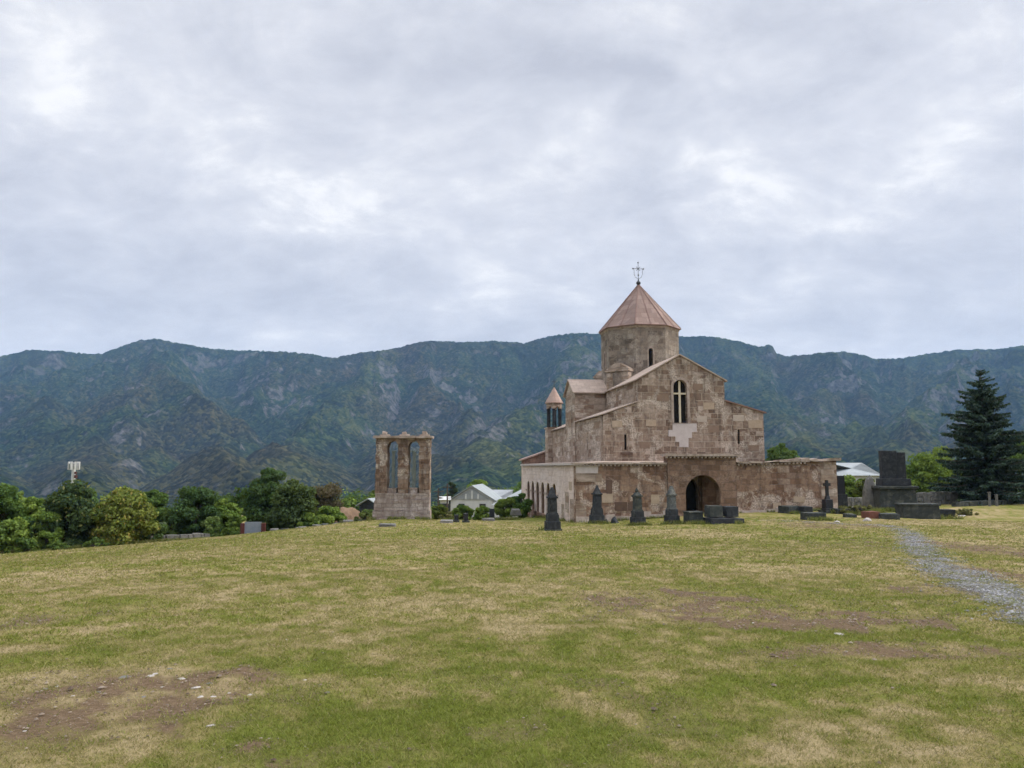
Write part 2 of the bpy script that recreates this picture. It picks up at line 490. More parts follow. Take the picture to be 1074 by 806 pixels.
GREEN = [(600, 592, 120, 12, .7), (560, 606, 60, 8, .4), (470, 780, 220, 50, 1.0), (560, 690, 130, 26, .5), (900, 665, 150, 16, .9), (860, 720, 130, 24, .7), (1010, 735, 80, 20, .5), (300, 760, 60, 26, .5),
         (560, 545, 40, 6, .8), (880, 566, 60, 6, .6), (330, 700, 120, 14, .6), (100, 690, 80, 10, .4), (300, 590, 160, 7, .3), (860, 590, 50, 6, .4)]
DRY = [(420, 640, 120, 16, .6), (90, 605, 110, 10, .8), (540, 650, 60, 16, .6), (640, 600, 90, 9, .5), (560, 620, 60, 8, .6), (480, 568, 100, 6, .8), (1000, 548, 90, 6, 1.0), (700, 560, 90, 5, .7), (250, 620, 130, 8, .5),
       (120, 620, 60, 10, .7), (640, 740, 60, 30, .5), (760, 790, 90, 22, .55), (1040, 780, 70, 22, .5), (780, 600, 90, 9, .6), (40, 618, 50, 8, .6)]


def to_world(lst):
    out = []
    for px, py, rx, ry, w in lst:
        c = hit(px, py); e = hit(px, py - ry); e2 = hit(px, py + ry)
        out.append((c.x, c.y, rx * c.y / 811.0, max((e.y - e2.y) / 2, 0.4), w))
    return out


_D, _G, _Y = to_world(DIRT), to_world(GREEN), to_world(DRY)


def _blob(lst, x, y, nz):
    s = np.zeros_like(x)
    for cx, cy, rx, ry, w in lst:
        q = np.sqrt(((x - cx) / rx) ** 2 + ((y - cy) / ry) ** 2) + (nz - 0.5) * 1.3
        s = np.maximum(s, w * (1 - sstep(0.45, 1.25, q)))
    return s


def fields(x, y):
    n1 = fbm(x * 0.55, y * 0.4, 41, 5, 0.6); n2 = fbm(x * 0.22, y * 0.16, 77, 5, 0.6); n3 = fbm(x * 1.7, y * 1.4, 5, 4, 0.6)
    n4 = fbm(x * 0.09, y * 0.06, 91, 4, 0.55)
    n5 = fbm(x * 3.6, y * 3.0, 15, 3, 0.6)
    b = _blob(_D, x, y, n1)
    dirt = np.clip(b * (0.46 + 0.66 * sstep(0.38, 0.60, n3 * 0.35 + n1 * 0.15 + n5 * 0.5)) + 0.5 * sstep(0.58, 0.72, n2 * 0.45 + n3 * 0.35 + n5 * 0.2), 0, 1)
    g = _blob(_G, x, y, n1) * 0.85 - _blob(_Y, x, y, n1) * 0.9
    green = np.clip(0.50 + g * 0.46 + (n2 - 0.5) * 0.75 + (n3 - 0.5) * 0.65 + (n4 - 0.5) * 0.35 + (n5 - 0.5) * 1.3, 0, 1)
    return dirt, green


# ------------------------------------------------------------------ ground sheet
def build_ground():
    a1 = np.linspace(R(-46), R(46), 420)
    a2 = np.linspace(R(46), R(314), 70)[1:-1]
    ang = np.r_[a1, a2]
    rad = np.r_[0.02, np.geomspace(1.2, 110, 330), np.geomspace(115, 1400, 60)]
    Rg, Ag = np.meshgrid(rad, ang, indexing='ij')
    X, Y = Rg * np.sin(Ag), Rg * np.cos(Ag)
    Z = gz(X.ravel(), Y.ravel()).reshape(X.shape)
    na, nr = len(ang), len(rad)
    i = np.arange(nr - 1)[:, None] * na; j = np.arange(na)[None, :]; k = (j + 1) % na
    f = np.stack([i + j, i + k, i + na + k, i + na + j], -1).reshape(-1, 4)[:, ::-1]
    v = np.c_[X.ravel(), Y.ravel(), Z.ravel()]
    dirt, green = fields(v[:, 0], v[:, 1])
    t = NT('meadow')
    P = t.n('ShaderNodeTexCoord').outputs['Object']
    dA = t.n('ShaderNodeAttribute', attribute_name='dirt').outputs['Fac']
    gA = t.n('ShaderNodeAttribute', attribute_name='green').outputs['Fac']
    n_f = t.noise(P, 22, 6, 0.75); n_m = t.noise(P, 4.5, 6, 0.7); n_s = t.noise(t.mapping(P, (1.0, 0.55, 1)), 1.1, 6, 0.7)
    g2 = t.math('ADD', gA, t.math('MULTIPLY', t.math('SUBTRACT', n_m, 0.5), 1.1))
    g2 = t.math('ADD', g2, t.math('MULTIPLY', t.math('SUBTRACT', n_f, 0.5), 1.2))
    g2 = t.math('ADD', g2, t.math('MULTIPLY', t.math('SUBTRACT', n_s, 0.5), 0.9))
    c = t.ramp(g2, [(0.05, (0.31, 0.245, 0.135)), (0.35, (0.235, 0.192, 0.082)), (0.65, (0.175, 0.168, 0.048)), (1.0, (0.115, 0.135, 0.022))])
    d2 = t.math('ADD', dA, t.math('MULTIPLY', t.math('SUBTRACT', n_m, 0.5), 0.9))
    d2 = t.math('ADD', d2, t.math('MULTIPLY', t.math('SUBTRACT', n_f, 0.5), 0.7))
    earth = t.ramp(n_f, [(0.3, (0.085, 0.056, 0.035)), (0.55, (0.15, 0.102, 0.066)), (0.75, (0.27, 0.20, 0.14))])
    c = t.mix(t.ramp(d2, [(0.22, 0.0), (0.80, 0.95)]), c, earth)
    h = t.math('ADD', t.math('MULTIPLY', n_f, 0.5), n_m)
    t.bsdf(c, 1.0, h, 0.05, 0.8, 0.05)
    return structure(np_mesh('ground', v, f, t.m, smooth=True, attrs={'dirt': dirt, 'green': green}))


build_ground()


# ------------------------------------------------------------------ grass blades
def build_grass():
    zones = [(2.8, 6.5, 7000, 0.020, 0.0030), (6.5, 10.5, 3600, 0.022, 0.0042), (10.5, 18, 1250, 0.026, 0.0075), (18, 32, 330, 0.030, 0.015), (32, 62, 60, 0.04, 0.03)]
    VV, FF, CC = [], [], []
    off = 0
    for r0, r1, dens, hgt, wid in zones:
        half = R(39)
        n = int((r1 * r1 - r0 * r0) * half * dens)
        r = np.sqrt(rng.uniform(r0 * r0, r1 * r1, n)); a = rng.uniform(-half, half, n)
        x, y = r * np.sin(a), r * np.cos(a)
        cl = 0.035 + 0.003 * r0
        k = (rng.random(n) * n * 0.2).astype(int)
        m = rng.random(n) < 0.55
        x = np.where(m, x[k] + rng.normal(0, cl, n), x); y = np.where(m, y[k] + rng.normal(0, cl, n), y)
        dirt, green = fields(x, y)
        clump = fbm(x * 5.5, y * 5.5, 15, 3, 0.6)
        keep = rng.random(n) > np.clip(dirt * 1.1 + (0.5 - clump) * 0.8, 0, 0.97)
        x, y, dirt, green, clump = x[keep], y[keep], dirt[keep], green[keep], clump[keep]
        n = len(x)
        z = gz(x, y)
        h = hgt * rng.uniform(0.4, 1.5, n) * (0.55 + 0.5 * green + 0.6 * clump)
        h = np.where(rng.random(n) < 0.02, h * 2.0, h)
        w = wid * rng.uniform(0.6, 1.4, n)
        az = rng.uniform(0, 2 * PI, n); lean = rng.uniform(0.4, 2.2, n) * h; la = rng.uniform(0, 2 * PI, n)
        bx, by = np.cos(az) * w, np.sin(az) * w
        p0 = np.c_[x - bx, y - by, z - 0.006]; p1 = np.c_[x + bx, y + by, z - 0.006]
        p2 = np.c_[x + np.cos(la) * lean, y + np.sin(la) * lean, z + h]
        v = np.stack([p0, p1, p2], 1).reshape(-1, 3)
        mixv = np.clip(green + (clump - 0.5) * 0.9 + rng.normal(0, 0.30, n), 0, 1)[:, None]
        dry = np.array([0.355, 0.285, 0.155]) * rng.uniform(0.6, 1.3, (n, 1)); grn = np.array([0.155, 0.182, 0.028]) * rng.uniform(0.6, 1.4, (n, 1))
        olive = np.array([0.235, 0.21, 0.064]) * rng.uniform(0.7, 1.3, (n, 1))
        c = np.where(mixv < 0.5, dry + (olive - dry) * mixv * 2, olive + (grn - olive) * (mixv - 0.5) * 2)
        CC.append(np.repeat(c, 3, 0)); VV.append(v)
        FF.append(np.arange(3 * n).reshape(-1, 3) + off); off += 3 * n
    # unmown grass at the foot of walls and stones
    segs = [((5.1, 61.85), (12.5, 62.85), 500), ((18.3, 63.6), (27.0, 64.75), 700), ((27.0, 64.7), (28.5, 66), 200), ((4.95, 62.1), (1.4, 91), 900), ((-10.9, 60.0), (-6.3, 60.1), 500), ((30.2, 59.9), (34.4, 59.7), 160), ((25.5, 61.8), (33, 60.6), 900), ((26.5, 62.8), (31, 62.2), 500), ((27.5, 64.2), (32.5, 63.8), 450), ((28.3, 66.5), (33, 66), 600), ((24, 61.0), (31.5, 60.5), 900),
            ((30, 66.5), (37, 66.3), 600), ((-38.5, 57.6), (-33.0, 61.6), 1500), ((-33, 61.6), (-27, 65.6), 1500), ((-27, 65.4), (-17, 65.4), 1500), ((-17, 65.2), (-11.2, 64.5), 1200), ((-6.0, 66), (1.0, 72), 1200)]
    for px, py in ((579.6, 556.5), (626, 549.8), (669.2, 551.6), (704.8, 550), (730, 550), (764, 549.5), (858, 545.8), (834, 538.8)):
        g = hit(px, py); segs.append(((g.x - 0.7, g.y - 0.5), (g.x + 0.7, g.y - 0.45), 160))
    for (ax, ay), (bx_, by_), n in segs:
        n = n * 3; u = rng.random(n); x = ax + (bx_ - ax) * u + rng.normal(0, 0.16, n); y = ay + (by_ - ay) * u + rng.normal(0, 0.14, n)
        keep = vn(x * 0.9, y * 0.9, 33) > 0.38; x, y = x[keep], y[keep]; n = len(x)
        z = gz(x, y); h = rng.uniform(0.08, 0.34, n) * (1.35 if ax > 25 else 1.0); w = rng.uniform(0.015, 0.038, n); az = rng.uniform(0, 2 * PI, n); la = rng.uniform(0, 2 * PI, n); ln = h * rng.uniform(0.1, 0.7, n)
        v = np.stack([np.c_[x - np.cos(az) * w, y - np.sin(az) * w, z - 0.02], np.c_[x + np.cos(az) * w, y + np.sin(az) * w, z - 0.02], np.c_[x + np.cos(la) * ln, y + np.sin(la) * ln, z + h]], 1).reshape(-1, 3)
        tt = rng.random((n, 1)); c = (np.array([0.075, 0.125, 0.022]) * (1 - tt) + np.array([0.27, 0.24, 0.085]) * tt) * rng.uniform(0.7, 1.3, (n, 1))
        VV.append(v); CC.append(np.repeat(c, 3, 0)); FF.append(np.arange(3 * n).reshape(-1, 3) + off); off += 3 * n
    o = np_mesh('grass', np.concatenate(VV), np.concatenate(FF), M_grassb, col=np.concatenate(CC))
    tag(o, 'short patchy green and straw coloured grass of the open meadow', 'grass', kind='stuff')


build_grass()


# ------------------------------------------------------------------ gravel path
def build_path():
    pts = [(800, 545.5, .9, .35), (860, 548.5, .9, .3), (905, 550.5, 1.0, .45), (935, 552.5, .9, .55), (952, 560, .95, .7), (965, 574, .95, .75), (980, 590, 1.0, .8), (1008, 604, 1.1, 1), (1038, 617, 1.05, 1), (1074, 634, 1.0, 1), (1125, 660, 1.0, 1)]
    P = [hit(a, b) for a, b, _, _ in pts]
    P = np.array([(p.x, p.y) for p in P])
    tt = np.linspace(0, len(P) - 1.001, 360)
    i = tt.astype(int); f = (tt - i)[:, None]
    p0, p1, p2, p3 = P[np.maximum(i - 1, 0)], P[i], P[i + 1], P[np.minimum(i + 2, len(P) - 1)]
    c = 0.5 * (2 * p1 + (p2 - p0) * f + (2 * p0 - 5 * p1 + 4 * p2 - p3) * f ** 2 + (3 * p1 - p0 - 3 * p2 + p3) * f ** 3)
    d = np.gradient(c, axis=0); d /= np.linalg.norm(d, axis=1)[:, None]
    nrm = np.c_[-d[:, 1], d[:, 0]]
    wd = np.interp(tt, range(len(pts)), [q[2] for q in pts]); st = np.interp(tt, range(len(pts)), [q[3] for q in pts])
    m = 17
    s = np.linspace(-1, 1, m)
    xy = c[:, None, :] + nrm[:, None, :] * (s[None, :, None] * wd[:, None, None])
    x, y = xy[..., 0].ravel(), xy[..., 1].ravel()
    v = np.c_[x, y, gz(x, y) + 0.015]
    ii = np.arange(len(tt) - 1)[:, None] * m; j = np.arange(m - 1)[None, :]
    fq = np.stack([ii + j, ii + j + 1, ii + m + j + 1, ii + m + j], -1).reshape(-1, 4)
    cov = ((1 - np.abs(s) ** 1.3)[None, :] * st[:, None]).ravel()
    t = NT('gravel')
    Pn = t.n('ShaderNodeTexCoord').outputs['Object']
    vo = t.n('ShaderNodeTexVoronoi', inp={'Scale': 22.0}); t.l(Pn, vo.inputs['Vector'])
    sp = t.n('ShaderNodeSeparateColor', inp={'Color': vo.outputs['Color']})
    col = t.ramp(sp.outputs[0], [(0.0, (0.10, 0.098, 0.095)), (0.5, (0.17, 0.17, 0.17)), (0.85, (0.24, 0.24, 0.245)), (1, (0.36, 0.36, 0.36))])
    col = t.mix(t.ramp(t.noise(Pn, 2.0, 5, 0.7), [(0.5, 0.0), (0.68, 0.7)]), col, (0.15, 0.125, 0.085))
    b = t.bsdf(col, 0.95, vo.outputs['Distance'], 0.03, 0.9, 0.1)
    ca = t.n('ShaderNodeAttribute', attribute_name='cover').outputs['Fac']
    al = t.math('ADD', ca, t.math('MULTIPLY', t.math('SUBTRACT', t.noise(Pn, 9, 6, 0.8), 0.5), 2.2))
    al = t.math('ADD', al, t.math('MULTIPLY', t.math('SUBTRACT', t.noise(Pn, 1.6, 4, 0.6), 0.5), 1.2))
    al = t.ramp(al, [(0.50, 0.0), (1.05, 0.9)])
    t.l(al, b.inputs['Alpha'])
    structure(np_mesh('gravel_path', v, fq, t.m, smooth=True, attrs={'cover': cov}))


build_path()


def loose_stones(name, x, y, size, label, cols):
    r = np.random.default_rng(5)
    n = len(x)
    z = gz(x, y)
    base = np.array([(1, 0, 0), (0.3, 0.95, 0), (-0.8, 0.6, 0), (-0.8, -0.6, 0), (0.3, -0.95, 0), (0.1, 0.1, 0.7), (0, 0, -0.5)])
    fc = np.array([(0, 1, 5), (1, 2, 5), (2, 3, 5), (3, 4, 5), (4, 0, 5)])
    a = r.uniform(0, 2 * PI, n); ca, sa = np.cos(a)[:, None], np.sin(a)[:, None]
    b = base[None] * r.uniform(0.65, 1.3, (n, 7, 1)) * size[:, None, None]
    v = np.stack([x[:, None] + b[..., 0] * ca - b[..., 1] * sa, y[:, None] + b[..., 0] * sa + b[..., 1] * ca, z[:, None] + b[..., 2] * 0.75 + size[:, None] * 0.12 + 0.012], -1)
    f = (fc[None] + (np.arange(n) * 7)[:, None, None]).reshape(-1, 3)
    t_ = r.random((n, 1)) ** 1.6
    c = np.array(cols[0]) * (1 - t_) + np.array(cols[1]) * t_
    t = NT(name + '_stone')
    t.bsdf(t.n('ShaderNodeAttribute', attribute_name='col').outputs['Color'], 0.9, spec=0.15)
    tag(np_mesh(name, v.reshape(-1, 3), f, t.m, col=np.repeat(c, 7, 0)), label, 'gravel', kind='stuff')


def scatter():
    r = np.random.default_rng(8)
    pts = [(800, 545.5, 1.3, .32), (905, 550.5, 1.2, .36), (935, 552.5, .9, .5), (952, 560, .75, .8), (965, 574, .75, .85), (980, 590, .8, .9), (1008, 604, .9, 1), (1038, 617, .9, 1), (1074, 634, .9, 1), (1125, 660, .9, 1)]
    P = np.array([tuple(hit(a, b).xy) for a, b, _, _ in pts]); W = np.array([q[2] for q in pts]); S = np.array([q[3] for q in pts])
    L = np.r_[0, np.cumsum(np.hypot(*np.diff(P, axis=0).T))]
    n = 42000
    s_ = r.uniform(0, L[-1], n)
    x, y, w, st = (np.interp(s_, L, q) for q in (P[:, 0], P[:, 1], W, S))
    x = x + r.normal(0, 0.40, n) * w; y = y + r.normal(0, 0.30, n)
    k = (r.random(n) < st) & (vn(x * 1.3, y * 1.3, 4) + 0.6 * r.random(n) > 0.70)
    x, y = x[k], y[k]
    loose_stones('gravel', x, y, np.minimum(r.lognormal(-4.2, 0.35, len(x)), 0.036), 'loose grey gravel trodden into the faint path', ((0.11, 0.11, 0.11), (0.36, 0.358, 0.355)))
    n = 140000
    rr = np.sqrt(r.uniform(3.4 ** 2, 40 ** 2, n)) ; rr = 3.4 + (rr - 3.4) * r.uniform(0.25, 1, n); a = r.uniform(-R(37), R(37), n)
    x, y = rr * np.sin(a), rr * np.cos(a)
    d, _ = fields(x, y)
    k = r.random(n) < np.clip(d * 0.95 - 0.16, 0.003, 0.7)
    x, y = x[k], y[k]
    loose_stones('earth_crumbs', x, y, np.minimum(r.lognormal(-5.0, 0.5, len(x)) * (0.75 + np.hypot(x, y) * 0.03), 0.035), 'crumbs of soil and tiny stones on the bare patches', ((0.085, 0.06, 0.042), (0.27, 0.22, 0.175)))


scatter()

# ------------------------------------------------------------------ hills
SKY = [(-420, 380), (-300, 392), (-200, 372), (-120, 384), (-60, 377), (0, 373), (20, 367), (50, 368), (80, 371), (100, 371), (120, 364), (140, 357), (155, 355), (185, 361), (215, 366), (250, 368), (290, 369), (320, 371), (345, 376),
       (370, 371), (410, 366), (435, 360), (450, 358), (485, 359), (520, 358), (550, 360), (575, 353), (600, 350), (630, 350), (680, 351), (715, 353), (742, 353), (765, 355), (790, 361), (800, 364), (807, 363), (811, 361.5), (815, 364), (819, 371),
       (830, 374), (860, 371), (888, 369), (905, 371), (923, 376.6), (951, 376), (980, 371), (1013, 367), (1050, 367), (1074, 363.5), (1130, 356), (1220, 372), (1320, 362), (1500, 385)]
SPURS = [[(-150, 378, 3200), (-120, 430, 2200), (-60, 480, 1300), (-40, 505, 900)],
         [(40, 368, 3100), (25, 400, 2700), (45, 440, 2000), (80, 480, 1400), (95, 500, 1000)],
         [(155, 355, 3000), (165, 385, 2600), (195, 425, 2000), (235, 462, 1500), (275, 492, 1050)],
         [(165, 385, 2600), (120, 440, 1900), (110, 480, 1400)],
         [(250, 368, 3200), (270, 410, 2700), (300, 440, 2200)],
         [(415, 366, 3000), (392, 385, 2700), (360, 425, 2100), (318, 452, 1700), (296, 488, 1200)],
         [(450, 358, 3100), (447, 400, 2600), (425, 450, 1900), (455, 472, 1500), (480, 500, 1000)],
         [(520, 358, 3200), (530, 395, 2800), (500, 430, 2300), (490, 455, 1900)],
         [(620, 350, 3000), (607, 392, 2500), (572, 424, 2000), (530, 460, 1600), (500, 492, 1100)],
         [(680, 351, 3000), (690, 400, 2400), (650, 450, 1800), (600, 490, 1200)],
         [(745, 353, 3300), (775, 385, 2800), (800, 410, 2300), (840, 448, 1700), (870, 485, 1200)],
         [(811, 362, 3400), (822, 395, 2900), (868, 430, 2200), (920, 470, 1500)],
         [(888, 369, 3300), (900, 400, 2800), (880, 440, 2200)],
         [(1013, 367, 3000), (985, 400, 2500), (955, 430, 2000), (930, 470, 1400), (915, 495, 1000)],
         [(1074, 363, 3000), (1060, 410, 2400), (1010, 450, 1700), (1000, 490, 1100)],
         [(1200, 368, 3000), (1150, 420, 2200), (1110, 470, 1400)]]


def build_hills():
    a1 = np.linspace(R(-44), R(44), 1250); a2 = np.linspace(R(44), R(316), 90)[1:-1]
    ang = np.r_[a1, a2]
    rad = np.r_[np.geomspace(330, 1100, 150), np.linspace(1100, 3500, 420)[1:], np.linspace(3500, 4300, 10)[1:]]
    Ag, Rg = np.meshgrid(ang, rad, indexing='ij')
    X, Y = Rg * np.sin(Ag), Rg * np.cos(Ag)
    wx = X + (fbm(X / 420, Y / 420, 5, 5) - 0.5) * 240; wy = Y + (fbm(X / 420, Y / 420, 9, 5) - 0.5) * 240
    base = -27 - 12 * sstep(330, 800, Rg) + 300 * sstep(2000, 3350, Rg)
    H = base.copy()
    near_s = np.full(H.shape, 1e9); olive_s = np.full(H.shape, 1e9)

    def crest(p, q, mark=0):
        nonlocal H, near_s, olive_s
        (ax, ay, az), (bx, by, bz) = p, q
        dx, dy = bx - ax, by - ay
        L2 = dx * dx + dy * dy
        t = np.clip(((wx - ax) * dx + (wy - ay) * dy) / L2, 0, 1)
        d = np.hypot(wx - (ax + t * dx), wy - (ay + t * dy))
        h = az + (bz - az) * t - 0.58 * d + 0.00011 * np.minimum(d, 2500) ** 2
        H = np.where(h > H, h, H)
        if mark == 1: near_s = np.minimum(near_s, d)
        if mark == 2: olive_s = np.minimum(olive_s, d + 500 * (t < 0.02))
    for si, sp in enumerate(SPURS):
        w = [at(px, py, d) for px, py, d in sp]
        w = [(p.x, p.y, p.z) for p in w]
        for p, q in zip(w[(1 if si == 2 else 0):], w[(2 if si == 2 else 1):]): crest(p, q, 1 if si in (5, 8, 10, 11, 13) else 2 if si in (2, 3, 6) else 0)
        if si == 2: crest(w[0], w[1])
    ridge = [at(px, py, 3150 + 120 * math.sin(px * 0.013)) for px, py in SKY]
    ridge = [(p.x, p.y, p.z) for p in ridge]
    for p, q in zip(ridge, ridge[1:]): crest(p, q)
    for k in range(14):     # the ring of hills goes on round the back
        aa = R(50 + k * 20)
        p = (3000 * math.sin(aa), 3000 * math.cos(aa), 330 + 90 * math.sin(k * 2.1)); bb = aa + R(20)
        crest(p, (3000 * math.sin(bb), 3000 * math.cos(bb), 330 + 90 * math.sin((k + 1) * 2.1)))
    rise = sstep(-34, 120, H)
    ux, uy = X + (fbm(X / 200, Y / 200, 51, 4) - 0.5) * 160, Y + (fbm(X / 200, Y / 200, 57, 4) - 0.5) * 160
    rid = 1 - np.abs(2 * fbm(ux / 330, uy / 420, 21, 2, 0.4) - 1)
    rid2 = 1 - np.abs(2 * fbm(ux / 120, uy / 170, 31, 3, 0.5) - 1)
    H = H + rise * ((rid - 0.75) * 105 + (rid2 - 0.72) * 58)
    # match the skyline column by column
    el = (H - EYE) / np.hypot(X, Y)
    front = np.abs(Ag[:, 0]) <= R(44)
    mx = el.max(1)
    px = CX + 811.0 * np.tan(np.clip(Ag[:, 0], -1.2, 1.2))
    # photo row -> tangent of elevation, azimuth corrected
    wy_ = np.interp(px, [s[0] for s in SKY], [s[1] for s in SKY])
    b = (CY - wy_) / F
    a = np.tan(Ag[:, 0]) * (cP - b * sP)
    want = (sP + b * cP) / np.hypot(a, cP - b * sP)
    sc = np.where(front, want / mx, 1.0)
    sc = np.where(front, sc, np.clip(sc, 0.9, 1.1))
    lift = 1 + (sc[:, None] - 1) * sstep(0.02, 0.11, el)
    H = np.where(H > 0, H * lift, H)
    # tree crowns over the slopes
    can = fbm(X / 12, Y / 12, 61, 2, 0.6)
    H = H + (can - 0.5) * 10.0 * np.clip(0.35 + rise, 0, 1) * sstep(330, 420, Rg)
    na, nr = H.shape
    i = np.arange(na)[:, None] * nr; k = ((np.arange(na) + 1) % na)[:, None] * nr; j = np.arange(nr - 1)[None, :]
    f = np.stack([i + j, k + j, k + j + 1, i + j + 1], -1).reshape(-1, 4)
    f = f[:, ::-1]
    v = np.c_[X.ravel(), Y.ravel(), H.ravel()]
    t = NT('forested_slope')
    P = t.n('ShaderNodeTexCoord').outputs['Object']
    big = t.noise(P, 0.0021, 5, 0.6, 0.4); med = t.noise(P, 0.009, 6, 0.68)
    vo = t.n('ShaderNodeTexVoronoi', inp={'Scale': 0.14, 'Randomness': 1.0}); t.l(P, vo.inputs['Vector'])
    sp = t.n('ShaderNodeSeparateColor', inp={'Color': vo.outputs['Color']})
    k1 = t.math('ADD', t.math('MULTIPLY', sp.outputs[0], 0.46), t.math('MULTIPLY', med, 0.66))
    c = t.ramp(k1, [(0.28, (0.003, 0.008, 0.006)), (0.46, (0.0075, 0.018, 0.010)), (0.62, (0.018, 0.034, 0.014)), (0.8, (0.052, 0.066, 0.024))])
    autumn = t.ramp(k1, [(0.25, (0.007, 0.008, 0.0065)), (0.55, (0.021, 0.019, 0.013)), (0.8, (0.062, 0.051, 0.031))])
    c = t.mix(t.ramp(big, [(0.50, 0.0), (0.68, 0.8)]), c, autumn)
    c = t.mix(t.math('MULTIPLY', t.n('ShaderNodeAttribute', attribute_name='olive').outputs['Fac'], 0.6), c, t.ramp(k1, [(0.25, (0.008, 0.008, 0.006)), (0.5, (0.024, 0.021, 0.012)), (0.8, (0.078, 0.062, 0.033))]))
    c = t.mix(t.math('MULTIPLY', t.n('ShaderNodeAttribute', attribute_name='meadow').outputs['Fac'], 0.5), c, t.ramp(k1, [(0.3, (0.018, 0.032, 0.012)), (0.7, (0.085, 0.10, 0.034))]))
    # bare rock where it is steep
    geo = t.n('ShaderNodeNewGeometry')
    nz = t.n('ShaderNodeSeparateXYZ', inp={'Vector': geo.outputs['Normal']}).outputs['Z']
    rk = t.math('ADD', t.noise(P, 0.006, 6, 0.7), t.math('MULTIPLY', t.math('SUBTRACT', 0.8, nz), 0.35))
    c = t.mix(t.ramp(rk, [(0.60, 0.0), (0.66, 0.75)]), c, t.ramp(t.noise(P, 0.05, 5, 0.7), [(0.38, (0.02, 0.022, 0.022)), (0.68, (0.19, 0.185, 0.18))]))
    t.bsdf(c, 1.0, t.math('SUBTRACT', 1.0, vo.outputs['Distance']), 6.0, 0.5, 0.0)
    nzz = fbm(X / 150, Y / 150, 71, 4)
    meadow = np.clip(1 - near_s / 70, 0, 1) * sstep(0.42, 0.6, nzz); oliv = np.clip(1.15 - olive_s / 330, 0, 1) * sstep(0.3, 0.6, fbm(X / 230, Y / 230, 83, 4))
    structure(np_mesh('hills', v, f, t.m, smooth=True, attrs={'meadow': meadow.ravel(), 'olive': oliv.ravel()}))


build_hills()

# ------------------------------------------------------------------ the church
CA = R(7.5)
A0 = Vector((5.073, 62.0, 0))
church = empty('church', (A0.x, A0.y, -2.8), CA, 'domed brown stone church with conical roof and arcaded gallery on its side', 'church')
ZB = 2.8          # local z = world z + ZB
UN, US, NL, NR, UC = 3.22, 17.70, 6.30, 14.18, 10.15
VW, VT0, VT1, VE = 3.5, 14.35, 19.05, 29.6
GE, GN = 22.34, 30.2
DC = Vector((10.32, 15.8, 0))


def zz(z): return z + ZB


def zl(pts): return [(s, z + ZB) for s, z in pts]


def cpart(bm, name, mat, parent=None, **kw): return finish(bm, name, mat, parent or church, **kw)


def patches(lst, parent, mats, mk):
    for s0, s1, z0, z1, mi in lst:
        bm = NB(); mk(bm, s0, s1, zz(z0), zz(z1)); cpart(bm, 'repair_stone', mats[mi], parent)


def cornice(u0, u1, v, z, name='cornice', dent=True, depth=0.22, hh=0.17, back=0.9):
    bm = NB()
    n = max(2, int((u1 - u0) / 0.9)); e = np.linspace(u0, u1, n + 1)
    for a, b in zip(e, e[1:]):
        j = rnd.uniform(-0.03, 0.03)
        box(bm, a + 0.006, b - 0.006, v - depth + j, v + back, zz(z), zz(z + hh + rnd.uniform(-0.04, 0.03)))
    if dent:
        x = u0 + 0.08
        while x < u1 - 0.12:
            box(bm, x, x + 0.15, v - depth * 0.75, v - 0.003, zz(z - 0.16), zz(z) - 0.003); x += 0.33
    return cpart(bm, name, M_corn)


# -- gallery front, left of the portal
bm = NB()
prism(bm, zl(rect(0, 7.6, -4.2, 1.8)), [], wf(0.0), 0.7)
wall = cpart(bm, 'gallery_wall', M_front)
fbox = lambda bm, a, b, c, d: box(bm, a, b, -0.03, 0.05, c, d)
patches([(0.05, 1.85, 1.1, 1.75, 0), (0.05, 2.15, 0.42, 1.08, 3), (2.5, 3.0, -0.55, 0.55, 2), (2.15, 3.05, -1.25, -0.5, 1), (6.2, 6.9, -1.35, -0.62, 1), (0.03, 0.85, -2.9, -1.1, 3), (3.2, 4.2, -1.9, -1.2, 2), (4.3, 5.1, -1.85, -1.25, 2)],  # the tall narrow dark slab stands in for a dark recess
        wall, [M_paleblk, M_tanblk, M_darkblk, M_aisle], fbox)
cornice(-0.22, 7.55, 0.0, 1.82)


def plinth(u0, u1, v, zb, parent):
    bm = NB(); x = u0
    while x < u1 - 0.2:
        w = min(rnd.uniform(0.7, 1.5), u1 - x); d_ = rnd.uniform(0.05, 0.16)
        box(bm, x + 0.01, x + w - 0.01, v - d_, v - 0.003, zz(-3.6), zz(zb(x) + rnd.uniform(0.3, 0.6)), jit=0.025)
        x += w
    cpart(bm, 'plinth', M_plinth, parent)


plinth(0.0, 7.6, 0.0, lambda x: -2.82 + 0.05 * x, wall)
# -- portal
bm = NB()
prism(bm, zl(rect(7.62, 13.46, -4.2, 2.45)), [zl(arch(10.56, 2.93, -3.2, 0.93, 20))], wf(-0.14), 1.0)
portal = cpart(bm, 'portal', M_portal)
bm = NB()     # voussoir ring
for i in range(15):
    a0, a1 = PI * i / 15 + 0.012, PI * (i + 1) / 15 - 0.012
    q = [(10.56 + r * math.cos(a), 0.93 - 1.465 + r * math.sin(a)) for r, a in ((1.485, a0), (1.86, a0), (1.86, a1), (1.485, a1))]
    prism(bm, zl(q), [], wf(-0.17), 0.1)
cpart(bm, 'arch_ring', M_portal, portal)
cornice(7.35, 13.75, -0.14, 2.47, depth=0.28, hh=0.2)
